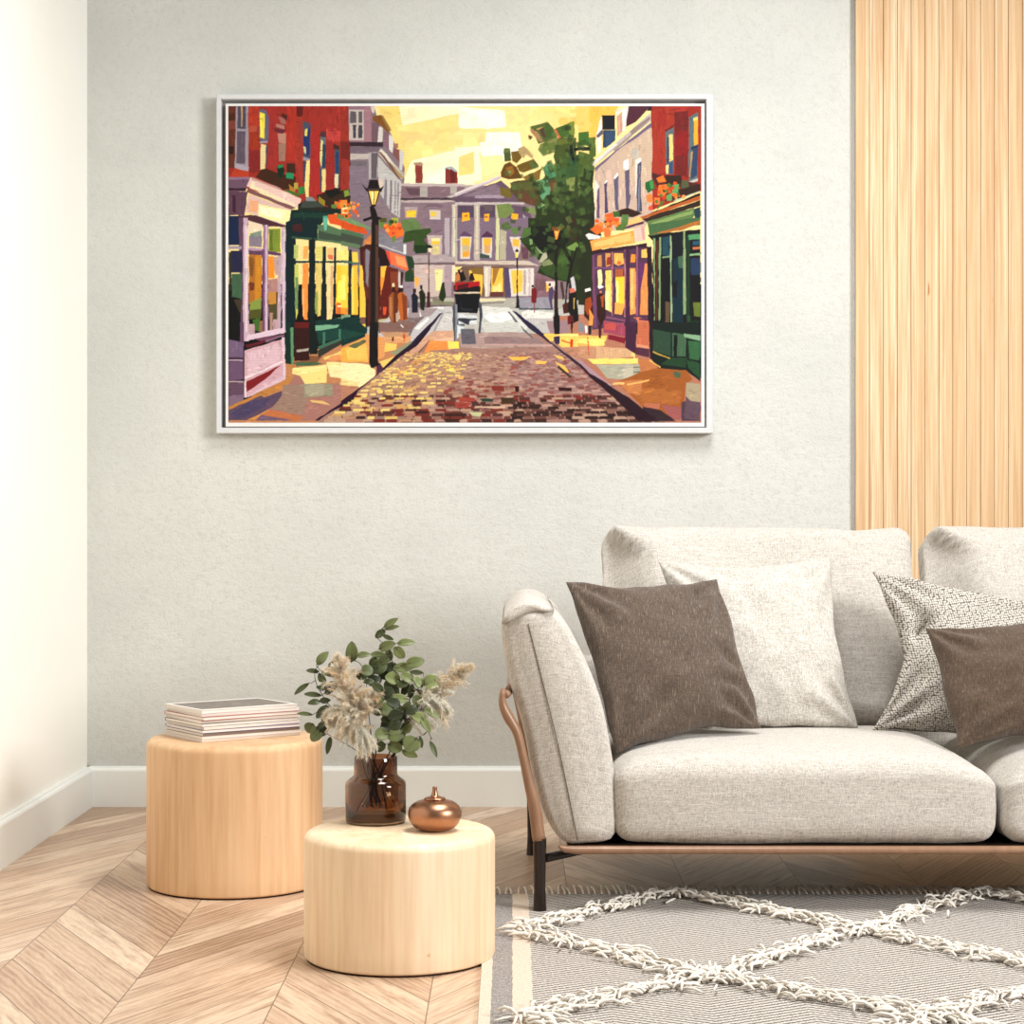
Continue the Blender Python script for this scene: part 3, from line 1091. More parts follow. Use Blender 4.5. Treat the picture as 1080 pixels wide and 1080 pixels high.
def make_painting_pixels():
    """rasterise the artwork: 3 samples per unit, returned as rows top to bottom"""
    rr = np.random.RandomState(11)
    S = 3; X0, Y0, X1, Y1 = 241.0, 112.0, 739.6, 445.6
    W = int((X1 - X0) * S); H = int((Y1 - Y0) * S)
    img = np.zeros((H, W, 3), np.float32)
    def fill(pts, col, alpha=1.0, streak=None):
        p = (np.asarray(pts, float) - (X0, Y0)) * S
        xa = max(0, int(p[:, 0].min())); xb = min(W, int(p[:, 0].max()) + 2)
        ya = max(0, int(p[:, 1].min())); yb = min(H, int(p[:, 1].max()) + 2)
        if xb <= xa or yb <= ya: return
        gx, gy = np.meshgrid(np.arange(xa, xb) + .5, np.arange(ya, yb) + .5)
        ins = np.zeros(gx.shape, bool)
        n = len(p)
        for i in range(n):
            x1, y1 = p[i]; x2, y2 = p[(i + 1) % n]
            if y1 == y2: continue
            c = ((y1 > gy) != (y2 > gy)) & (gx < (x2 - x1) * (gy - y1) / (y2 - y1) + x1)
            ins ^= c
        c = np.array(col, np.float32)
        if streak is not None:
            dx, dy = streak
            ph = (gx * -dy + gy * dx)
            c = c * (1 + .022 * np.sin(ph * .7 + rr.rand() * 6) + .02 * np.sin(ph * 1.7 + rr.rand() * 6))[..., None]
            c = c[ins]
        sub = img[ya:yb, xa:xb]
        sub[ins] = sub[ins] * (1 - alpha) + c * alpha
    def hexc(s): return np.array([int(s[i:i + 2], 16) / 255 for i in (0, 2, 4)])
    def rough(pts):
        """subdivide the outline and wobble it like a loaded brush"""
        out = []; n = len(pts)
        for i in range(n):
            a = np.array(pts[i]); b = np.array(pts[(i + 1) % n]); d = b - a; L = np.hypot(*d)
            k = max(1, int(L / 6))
            nrm = np.array([-d[1], d[0]]) / max(L, 1e-6)
            for j in range(k):
                w = rr.uniform(-.45, .45) if j else rr.uniform(-.2, .2)
                out.append(a + d * j / k + nrm * w)
        return out
    cobbled = False
    lines = [l.split() for l in ART.strip().splitlines()]
    def cobbles():
        def edge(y):
            l = np.interp(y, [340, 360, 385, 405, 420, 445], [462, 442, 412, 389, 372, 340])
            r = np.interp(y, [340, 360, 382, 420, 445], [548, 577, 606, 655, 690])
            return l, r
        y = 372.0
        while y < 446:
            t = (y - 372) / 74; h = .9 + 2.4 * t
            l, r = edge(y); x = l + rr.uniform(0, 3)
            while x < r:
                w = (3 + 8 * t) * rr.uniform(.6, 1.5); u = (x - l) / (r - l)
                if u < .42 - .18 * t: pal = ['e8c878', 'd8ac70', 'f4dc84', 'c49878', 'b88c78', 'a07868', 'fce88c', 'b09070']
                elif u < .62: pal = ['b89484', 'a88074', 'c8a490', '9c7468', '8c5c54', 'b49078', '94463c' if t > .4 else 'b08c80']
                else: pal = ['b08c84', '9c7470', 'c4a094', '8c6460', '945048', 'a88880']
                if t > .62: pal = pal[:5] + ['54302a', '3c201a', '6c3a30', '802c24', 'c4a488']
                if t > .7 and u > .55: pal = ['2c1612', '3c201a', '54342c', 'a88478', 'c0a08c', '6c443c', '8c6458', '2c1612']
                if t > .85 and u < .5: pal = pal + ['7c3a30', '9c8070', 'c8a890']
                c = hexc(pal[rr.randint(len(pal))]); sk = (u - .5) * 2.2
                fill([(x, y - h * .5), (x + w * .9, y - h * .6), (x + w + sk, y + h * .4), (x + sk * .5, y + h * .5)], c, .9)
                if t > .45 and rr.rand() < .35 * t:
                    fill([(x, y + h * .4), (x + w, y + h * .35), (x + w, y + h * .8), (x, y + h * .7)], hexc('3a1c18'), .8)
                x += w + rr.uniform(.2, 1.6)
            y += h * rr.uniform(.8, 1.05)
    for tile, col, *ps in lines:
        q = [tuple(map(float, p.split(','))) for p in ps]
        if tile != 'P':
            ox, oy = TILES[tile]; q = [(ox + a * 130 / 1080, oy + b * 130 / 1080) for a, b in q]
        if tile == 'K' and not cobbled: cobbles(); cobbled = True
        a = rr.uniform(0, 6.28) if tile in 'CG' else rr.uniform(-.3, .3)
        fill(rough(q), hexc(col), 1.0, (math.cos(a), math.sin(a)))
    # loose brush strokes that pick up the colour below them
    for k in range(9000):
        x = rr.uniform(X0, X1); y = rr.uniform(Y0, Y1)
        c = img[min(H - 1, int((y - Y0) * S)), min(W - 1, int((x - X0) * S))].copy()
        lum = c.mean()
        sky = y < 200 and lum > .75
        L = rr.uniform(3, 9) if sky else rr.uniform(1.2, 4.2); w = rr.uniform(1.5, 4) if sky else rr.uniform(.35, 1.1)
        vert = (x < 370 or x > 620) and y < 380
        a = rr.normal(1.57, .15) if vert else (rr.uniform(0, 3.1) if 535 < x < 630 and y < 330 else rr.normal(0, .3))
        dx, dy = math.cos(a), math.sin(a)
        ends = [img[int(np.clip((y + e * dy * L + f * dx * w - Y0) * S, 0, H - 1)), int(np.clip((x + e * dx * L - f * dy * w - X0) * S, 0, W - 1))] for e in (-1, 1) for f in (-1, 1)]
        if max(np.abs(q - c).max() for q in ends) > .13: continue
        c = c * (rr.uniform(.97, 1.03) if sky else rr.uniform(.88, 1.12)) + rr.uniform(-.012, .012, 3)
        fill([(x - dx * L - dy * w, y - dy * L + dx * w), (x + dx * L - dy * w, y + dy * L + dx * w),
              (x + dx * L + dy * w, y + dy * L - dx * w), (x - dx * L + dy * w, y - dy * L - dx * w)], np.clip(c, 0, 1), .75)
    def blob(x, y, r, col, n=9):
        fill([(x + r * rr.uniform(.75, 1.15) * math.cos(6.283 * i / n), y + r * rr.uniform(.75, 1.15) * math.sin(6.283 * i / n)) for i in range(n)], hexc(col), .95, (1, .3))
    for (cx, cy, sx, sy, n) in [(368, 222, 10, 7, 26), (412, 240, 9, 7, 18), (707, 202, 13, 10, 24), (642, 236, 13, 7, 26)]:
        for k in range(n):
            blob(cx + rr.normal(0, sx * .55), cy + rr.normal(0, sy * .55), rr.uniform(1, 2.6),
                 ['f47c2c', 'fc9444', 'e8601c', '5c8038', '344c1c', 'fca45c', 'c84c18'][rr.randint(7)])
    for k in range(230):                                           # leaf dabs through the big tree
        x = rr.normal(592, 22); y = rr.normal(205, 42)
        if (x < 545 and y > 235) or x > 626 or y < 135 or x < 532 or (y < 170 and x < 560) or y > 295: continue
        if img[int((y - Y0) * S), int((x - X0) * S)].mean() > .55: continue
        c = ['34481c', '4c6428', '5c7840', '24340e', '6c8448', '3c5424', '4c5c24'][rr.randint(7)]
        s = rr.uniform(2, 5); a = rr.uniform(0, 3)
        fill([(x + s * math.cos(a + q), y + s * math.sin(a + q)) for q in (.5, 2.4, 3.7, 5.6)], hexc(c), .6, (math.cos(a), math.sin(a)))
    # crisp slender things painted last: the near lamp post, its lantern, fine lines
    def T(t, pts, col, al=1.0):
        ox, oy = TILES[t]; fill([(ox + a * 130 / 1080, oy + b * 130 / 1080) for a, b in pts], hexc(col), al)
    T('B', [(180, 700), (215, 735), (235, 740), (225, 770), (205, 740)], '180c10')
    T('B', [(375, 715), (350, 735), (325, 745), (350, 775)], '180c10')
    T('B', [(230, 745), (250, 665), (320, 665), (340, 745)], '1c0c0e')
    T('B', [(228, 750), (345, 750), (300, 900), (265, 900)], '2a1410')
    T('B', [(242, 762), (330, 762), (298, 880), (270, 880)], 'fcd468')
    T('B', [(262, 770), (290, 770), (288, 870), (275, 870)], 'fff0b4')
    T('B', [(285, 760), (292, 760), (288, 885), (283, 885)], '6c3818')
    T('B', [(250, 900), (275, 890), (300, 920), (320, 985), (360, 1000), (300, 1030), (262, 1010), (200, 1030), (190, 1010), (262, 985)], '1a0e0c')
    T('B', [(270, 990), (330, 1000), (330, 1080), (265, 1080)], '2a1a14')
    T('F', [(268, 0), (325, 0), (328, 600), (322, 1080), (245, 1080), (258, 600)], '20120e')
    T('F', [(298, 60), (324, 60), (326, 950), (300, 950)], '6c4c38', .8)
    T('F', [(210, 235), (330, 238), (330, 248), (210, 246)], '140a0a')
    T('F', [(240, 480), (262, 470), (258, 960), (235, 940)], '5c2c1c', .8)
    T('J', [(250, 0), (322, 0), (318, 330), (335, 370), (270, 405), (245, 350)], '140a0a')
    for s in range(40):                                            # mortar lines in the brickwork
        x = rr.uniform(262, 362); y = rr.uniform(118, 190)
        c = img[int((y - Y0) * S), int((x - X0) * S)]
        if c[0] > .5 and c[1] < .3: fill([(x, y), (x + rr.uniform(3, 7), y + .3), (x + 5, y + .8), (x, y + .6)], hexc('6c1c18'), .7)
    for s in range(26):
        x = rr.uniform(700, 724); y = rr.uniform(114, 190)
        c = img[int((y - Y0) * S), int((x - X0) * S)]
        if c[0] > .4 and c[1] < .3: fill([(x, y), (x + 6, y - .8), (x + 6, y - .2), (x, y + .5)], hexc('5c1814'), .7)
    img = np.clip(img, 0, 1)
    H2, W2 = H // 2 * 2, W // 2 * 2
    img = img[:H2, :W2].reshape(H2 // 2, 2, W2 // 2, 2, 3).mean((1, 3))
    return img
# ------------------------------------------------------------------ materials of the room
def m_plaster():
    t = NT('plaster', .9, .15)
    a = t.noise(t.co(), 1.3, 5, .6); b = t.noise(t.co(), 60, 5, .8)
    c = t.noise(t.mapv((1, 1, 2.2)), 9, 4, .6)
    col = t.mix(t.n('ShaderNodeMapRange', i_0=a, i_1=.35, i_2=.65).outputs[0], (199, 200, 194), (212, 212, 205))
    col = t.mix(t.math('MULTIPLY', t.n('ShaderNodeMapRange', i_0=b, i_1=.50, i_2=.34).outputs[0], t.math('MULTIPLY', a, .55)), col, (176, 174, 165))
    t.col(col)
    h = t.math('ADD', t.math('MULTIPLY', b, .8), t.math('MULTIPLY', c, .7))
    t.bump(h, .75, .006); return t.m
def m_smooth_wall():
    t = NT('white_wall', .85, .15)
    a = t.noise(t.co(), 1.1, 4, .6)
    t.col(t.mix(a, (240, 238, 228), (247, 246, 238))); t.bump(t.noise(t.co(), 60, 3), .08, .002); return t.m
def m_trim():
    t = NT('trim_paint', .55, .3)
    a = t.noise(t.co(), 2.3, 5, .6)
    t.col(t.mix(a, (228, 229, 223), (244, 245, 240))); return t.m
def m_parquet():
    t = NT('oak_chevron', .42, .35)
    x, y, z = t.xyz()
    W = .3195; S = .201; RISE = .586
    u = t.math('DIVIDE', t.math('ADD', x, 1.13), W)
    tri = t.math('PINGPONG', u, 1.0)
    v = t.math('DIVIDE', t.math('ADD', t.math('SUBTRACT', y, 5.495), t.math('MULTIPLY', tri, RISE)), S)
    cu = t.math('FLOOR', u); cv = t.math('FLOOR', v)
    wn = t.n('ShaderNodeTexWhiteNoise', noise_dimensions='2D', i_0=t.vec(cu, cv, 0.0))
    rnd = wn.outputs[0]
    fu = t.math('FRACT', u); fv = t.math('FRACT', v)
    eu = t.math('MINIMUM', fu, t.math('SUBTRACT', 1.0, fu)); ev = t.math('MINIMUM', fv, t.math('SUBTRACT', 1.0, fv))
    # along-plank coordinate: y mostly; across = v
    gv = t.vec(t.math('ADD', t.math('MULTIPLY', v, 2.2), t.math('MULTIPLY', rnd, 37.0)), t.math('MULTIPLY', u, 2.0), t.math('MULTIPLY', cu, 7.3))
    g1 = t.noise(gv, 1.7, 6, .6)
    gd = t.n('ShaderNodeTexWave', i_Vector=gv, i_Scale=.8, i_Distortion=9.0, i_Detail=4.0, i_Detail_Scale=1.4, i_Detail_Roughness=.62).outputs[1]
    fine = t.noise(t.vec(t.math('MULTIPLY', v, 9.0), t.math('MULTIPLY', u, 3.0), rnd), 7.0, 3, .6)
    base = t.ramp(rnd, [(0, (150, 116, 92)), (.25, (192, 158, 130)), (.5, (220, 194, 166)), (.75, (178, 142, 114)), (1, (232, 210, 186))])
    dark = t.mix(t.n('ShaderNodeMapRange', i_0=g1, i_1=.30, i_2=.56).outputs[0], (158, 122, 96), base)
    c = t.mix(t.math('MULTIPLY', gd, .38), dark, (226, 202, 174))
    c = t.mix(t.math('MULTIPLY', t.n('ShaderNodeMapRange', i_0=fine, i_1=.52, i_2=.36).outputs[0], .22), c, (134, 100, 76))
    gap = t.math('MAXIMUM', t.math('LESS_THAN', eu, .0045), t.math('LESS_THAN', ev, .016))
    c = t.mix(t.math('MULTIPLY', gap, .7), c, (92, 64, 46))
    t.col(c)
    h = t.math('SUBTRACT', t.math('MULTIPLY', fine, .12), gap); t.bump(h, .35, .0015)
    t.b.inputs['Roughness'].default_value = .38
    return t.m
def m_slats():
    t = NT('pine_slats', .55, .3)
    x, y, z = t.xyz()
    k = t.math('DIVIDE', t.math('SUBTRACT', x, 1.184), .04790); cid = t.math('FLOOR', k)
    fr = t.math('FRACT', k)
    wn = t.n('ShaderNodeTexWhiteNoise', noise_dimensions='1D', i_1=cid).outputs[0]
    sub = t.math('FLOOR', t.math('ADD', t.math('MULTIPLY', fr, 2.0), wn))
    wn2 = t.n('ShaderNodeTexWhiteNoise', noise_dimensions='2D', i_0=t.vec(cid, sub, 0.0)).outputs[0]
    gv = t.vec(t.math('MULTIPLY', x, 60.0), wn2, t.math('MULTIPLY', z, 1.2))
    g = t.noise(t.vec(t.math('MULTIPLY', x, 130.0), t.math('MULTIPLY', wn, 30.0), t.math('MULTIPLY', z, 2.2)), 1.0, 6, .65)
    g2 = t.noise(gv, 1.0, 4, .6)
    base = t.ramp(wn2, [(0, (200, 158, 114)), (.3, (214, 182, 142)), (.6, (224, 202, 166)), (.8, (206, 168, 124)), (1, (228, 210, 178))])
    c = t.mix(t.n('ShaderNodeMapRange', i_0=g, i_1=.36, i_2=.60).outputs[0], (188, 140, 94), base)
    c = t.mix(t.math('MULTIPLY', g2, .5), c, (233, 205, 162))
    kn = t.noise(t.vec(t.math('MULTIPLY', x, 34.0), wn, t.math('MULTIPLY', z, 7.0)), 1.0, 2, .5)
    c = t.mix(t.n('ShaderNodeMapRange', i_0=kn, i_1=.735, i_2=.80).outputs[0], c, (176, 118, 72))
    t.col(c); t.bump(g, .12, .001); return t.m
M_PLASTER = m_plaster(); M_WALL = m_smooth_wall(); M_TRIM = m_trim(); M_FLOOR = m_parquet(); M_SLAT = m_slats()

# ------------------------------------------------------------------ room
WY = 6.557; WX = -1.469
def boxobj(name, a, b, mat, parent=None):
    m = MB(); m.box(a, b); return m.build(name, mat, parent, smooth=False)
struct(boxobj('floor', (-1.6, -.6, -.05), (3.6, WY + .1, 0), M_FLOOR))
struct(boxobj('wall_back', (WX - .1, WY, 0), (3.6, WY + .1, 3.3), M_PLASTER))
struct(boxobj('wall_left', (WX - .1, 1.2, 0), (WX, WY, 3.3), M_WALL))
def skirting(name, horizontal):
    # profile: depth from wall, height
    pr = [(0, 0), (.024, 0), (.024, .124), (.021, .130), (.014, .133), (.012, .138), (0, .138)]
    m = MB(); n = len(pr)
    if horizontal: a = [(WX, WY - d, z) for d, z in pr]; b = [(3.6, WY - d, z) for d, z in pr]
    else: a = [(WX + d, 1.2, z) for d, z in pr]; b = [(WX + d, WY, z) for d, z in pr]
    m.rings([a, b]); return struct(m.build(name, M_TRIM, None, smooth=False))
skirting('baseboard_back', True); skirting('baseboard_left', False)
# the slatted timber panel fixed on the back wall
m = MB(); k = 0; x = 1.184
while x < 3.5:
    m.box((x + .0006, WY - .022, .0), (x + .0471, WY - .008, 3.3)); x += .0479
panel = thing('wood_slat_panel', 'tall pale pine slat panel covering the back wall behind the sofa', 'wall panel', (2.3, WY - .01, 0))
sl = m.build('slats', M_SLAT, panel, smooth=False); bevel(sl, .0012, 2)
def plain(name, c, rough=.5, spec=.4, metal=0):
    t = NT(name, rough, spec); a = t.noise(t.co(), 30, 3)
    t.col(t.mix(a, tuple(v * .97 for v in c), tuple(min(255, v * 1.02) for v in c))); t.b.inputs['Metallic'].default_value = metal
    return t.m
M_BACKER = plain('slat_backing', (120, 84, 52), .8, .1)
boxobj('backing_board', (1.186, WY - .009, 0), (3.5, WY, 3.3), M_BACKER, panel)

# ------------------------------------------------------------------ framed painting
M_FRAME = plain('frame_white', (208, 208, 208), .5, .3)
M_RECESS = plain('frame_recess', (150, 150, 150), .8, .1)
M_EDGE = plain('canvas_edge', (222, 220, 217), .7, .2)
fd = .055                                                     # the frame stands this far off the wall
YF = WY - fd
def fx(px): return (px - 540) / F * YF
def fz(py): return CAM_H - (py - HOR) / F * YF
art = thing('framed_painting', 'large white-framed painting of a cobbled street with a carriage, on the plaster wall', 'painting', ((fx(228) + fx(752)) / 2, WY, fz(457)))
m = MB()
o_ = (fx(228), fz(457), fx(752), fz(99)); i_ = (fx(233), fz(451), fx(745), fz(104.5))
pr = [(0, 0), (0, 1)]
def ringrect(r, y): return [(r[0], y, r[1]), (r[2], y, r[1]), (r[2], y, r[3]), (r[0], y, r[3])]
e = .002
o2 = (o_[0] + e, o_[1] + e, o_[2] - e, o_[3] - e); i2 = (i_[0] - e, i_[1] - e, i_[2] + e, i_[3] + e)
R = [ringrect(o_, WY - .001), ringrect(o_, YF + e), ringrect(o2, YF), ringrect(i2, YF), ringrect(i_, YF + e), ringrect(i_, WY - .001)]
m.rings(R + [R[0]], cap=False)
m.build('frame', M_FRAME, art, smooth=False)
boxobj('backing', (i_[0], WY - .012, i_[1]), (i_[2], WY - .004, i_[3]), M_RECESS, art)
YC = WY - .046
def cx(px): return (px - 540) / F * YC
def cz(py): return CAM_H - (py - HOR) / F * YC
boxobj('canvas', (cx(238), YC, cz(450)), (cx(743.2), WY - .010, cz(109.3)), M_EDGE, art)
def picture():
    im = make_painting_pixels()                              # rows x cols x 3, sRGB values
    H, W = im.shape[:2]
    xs = np.linspace(cx(241), cx(739.6), W + 1); zs = np.linspace(cz(112), cz(445.6), H + 1)
    vx, vz = np.meshgrid(xs, zs); n = (W + 1) * (H + 1)
    co = np.stack([vx.ravel(), np.full(n, YC - .0012), vz.ravel()], 1).astype(np.float32)
    idx = np.arange(n).reshape(H + 1, W + 1)
    q = np.stack([idx[1:, :-1], idx[1:, 1:], idx[:-1, 1:], idx[:-1, :-1]], -1).reshape(-1, 4)
    me = bpy.data.meshes.new('picture'); nf = len(q)
    me.vertices.add(n); me.vertices.foreach_set('co', co.ravel())
    me.loops.add(nf * 4); me.loops.foreach_set('vertex_index', q.ravel().astype(np.int32))
    me.polygons.add(nf); me.polygons.foreach_set('loop_start', np.arange(0, nf * 4, 4, dtype=np.int32))
    me.polygons.foreach_set('loop_total', np.full(nf, 4, np.int32)); me.update(calc_edges=True)
    at = me.color_attributes.new('paint', 'FLOAT_COLOR', 'POINT')
    pad = np.pad(im, ((0, 1), (0, 1), (0, 0)), 'edge')
    l = np.where(pad <= .04045, pad / 12.92, ((pad + .055) / 1.055) ** 2.4) ** 1.16 * .84
    at.data.foreach_set('color', np.concatenate([l, np.ones(l.shape[:2] + (1,))], -1).astype(np.float32).ravel())
    t = NT('oil_paint', .6, .2)
    a = t.n('ShaderNodeVertexColor', layer_name='paint').outputs[0]
    t.col(a); me.materials.append(t.m)
    o = bpy.data.objects.new('picture', me); C.objects.link(o); o.parent = art
    o.matrix_parent_inverse = Matrix.Translation(-Vector(art.location)); return o
picture()
# ------------------------------------------------------------------ fabrics
def m_linen(name, c0, c1, scale=1.0, contrast=.5, rough=.95, bumpd=.0012, slub=None):
    t = NT(name, rough, .1)
    x, y, z = t.xyz()
    yz = t.math('ADD', z, t.math('MULTIPLY', y, .8))
    a = t.noise(t.vec(t.math('MULTIPLY', x, 40 * scale), t.math('MULTIPLY', yz, 520 * scale), y), 1.0, 3, .7)
    b = t.noise(t.vec(t.math('MULTIPLY', x, 520 * scale), t.math('MULTIPLY', yz, 45 * scale), y), 1.0, 3, .7)
    g = t.noise(t.co(), 330 * scale, 2, .6)
    s = t.math('MULTIPLY', t.math('ADD', t.math('ADD', a, b), g), .3333)
    f = t.n('ShaderNodeMapRange', i_0=s, i_1=.5 - .144 * contrast, i_2=.5 + .07).outputs[0]
    c = t.mix(f, c0, c1)
    if slub:                                                   # thicker pale threads running along the weave
        q = t.noise(t.vec(t.math('MULTIPLY', x, slub[1]), t.math('MULTIPLY', yz, slub[2]), y), 1.0, 3, .7)
        c = t.mix(t.math('MULTIPLY', t.n('ShaderNodeMapRange', i_0=q, i_1=.56, i_2=.70).outputs[0], slub[3]), c, slub[0])
    t.col(c); t.bump(s, .6, bumpd)
    t.b.inputs['Sheen Weight'].default_value = .15; t.b.inputs['Sheen Roughness'].default_value = .6
    return t.m
def m_knit(name, c0, c1):
    t = NT(name, .95, .1)
    x, y, z = t.xyz()
    vo = t.n('ShaderNodeTexVoronoi', voronoi_dimensions='2D', i_Vector=t.vec(t.math('ADD', x, t.math('MULTIPLY', z, .12)), t.math('SUBTRACT', z, t.math('MULTIPLY', x, .12)), 0.0), i_Scale=165.0, i_Randomness=.45).outputs[0]
    n = t.noise(t.co(), 200, 3, .7)
    s = t.math('ADD', t.math('SUBTRACT', 1.0, t.math('MULTIPLY', vo, 1.1)), t.math('MULTIPLY', n, .5))
    f = t.n('ShaderNodeMapRange', i_0=s, i_1=.55, i_2=1.0).outputs[0]
    t.col(t.mix(f, c0, c1)); t.bump(s, .7, .003); return t.m
M_LINEN = m_linen('cream_linen', (146, 138, 128), (209, 202, 192), 1.3, .7, slub=((232, 226, 216), 9, 420, .6))
M_PLAIN = m_linen('white_linen', (150, 142, 131), (214, 208, 198), 1.3, slub=((240, 236, 228), 420, 60, .4))
M_BROWN = m_linen('brown_linen', (40, 32, 26), (98, 83, 71), 1.0, 1.0, slub=((156, 138, 122), 520, 30, .7))
M_BROWN2 = m_linen('dark_brown_linen', (50, 39, 31), (94, 77, 63), 1.2, .8, slub=((156, 134, 114), 420, 40, .5))
M_KNIT = m_knit('grey_knit', (84, 76, 69), (208, 201, 190))
M_SEAM = plain('seam_thread', (104, 94, 84), .9, .1)
def m_wood(name, c0, c1, rough=.35):
    t = NT(name, rough, .45)
    g = t.noise(t.mapv((30, 6, 8)), 1.5, 5, .6); t.col(t.mix(g, c0, c1)); t.bump(g, .06, .001); return t.m
M_WOODFR = m_wood('beech_wood', (118, 86, 64), (164, 126, 98))
M_BLACK = m_wood('black_stained_wood', (14, 11, 10), (42, 28, 22), .25)

def cushion(name, c, size, r, mat, parent, crown=.02, front=.015, n=22, fn=None, rot=0, wr=.004, seed=0):
    """puffy upholstered block: c is the centre, size the full extents"""
    hx, hy, hz = [s / 2 for s in size]
    V = {}; verts = []; faces = []
    def vid(i, j, k):
        key = (i, j, k)
        if key not in V:
            p = Vector(((2 * i / n - 1), (2 * j / n - 1), (2 * k / n - 1)))
            # denser towards the edges
            q = Vector([math.copysign(1 - (1 - abs(a)) ** 1.35, a) for a in p])
            w_ = Vector((q.x * hx, q.y * hy, q.z * hz))
            inner = Vector((max(-hx + r, min(hx - r, w_.x)), max(-hy + r, min(hy - r, w_.y)), max(-hz + r, min(hz - r, w_.z))))
            d = w_ - inner
            o = inner + (d.normalized() * r if d.length > 1e-9 else d)
            nx, ny, nz = o.x / hx, o.y / hy, o.z / hz
            o.z += crown * (1 - nx ** 4) * (1 - ny ** 2) * nz
            o.y += front * (1 - nx ** 4) * (1 - nz ** 2) * ny
            if fn: o = fn(o, nx, ny, nz)
            nn = mnoise.noise(Vector((o.x * 7 + seed, o.y * 7, o.z * 9))) + .5 * mnoise.noise(Vector((o.x * 19 + seed, o.y * 17, o.z * 21)))
            o += d.normalized() * nn * wr if d.length > 1e-9 else Vector((0, 0, 0))
            V[key] = len(verts); verts.append(o)
        return V[key]
    for a in range(n):
        for b in range(n):
            faces += [(vid(a, b, 0), vid(a, b + 1, 0), vid(a + 1, b + 1, 0), vid(a + 1, b, 0)),
                      (vid(a, b, n), vid(a + 1, b, n), vid(a + 1, b + 1, n), vid(a, b + 1, n)),
                      (vid(a, 0, b), vid(a + 1, 0, b), vid(a + 1, 0, b + 1), vid(a, 0, b + 1)),
                      (vid(a, n, b), vid(a, n, b + 1), vid(a + 1, n, b + 1), vid(a + 1, n, b)),
                      (vid(0, a, b), vid(0, a, b + 1), vid(0, a + 1, b + 1), vid(0, a + 1, b)),
                      (vid(n, a, b), vid(n, a + 1, b), vid(n, a + 1, b + 1), vid(n, a, b + 1))]
    Rm = Matrix.Rotation(rot, 3, 'X'); c = Vector(c)
    verts = [Rm @ v + c for v in verts]
    return mesh_obj(name, verts, faces, mat, parent)

SF = 4.775                                                    # front plane of the sofa
sofa = thing('sofa', 'cream linen sofa with brown wooden rail and black legs in front of the back wall', 'sofa', (1.2, 5.2, 0))
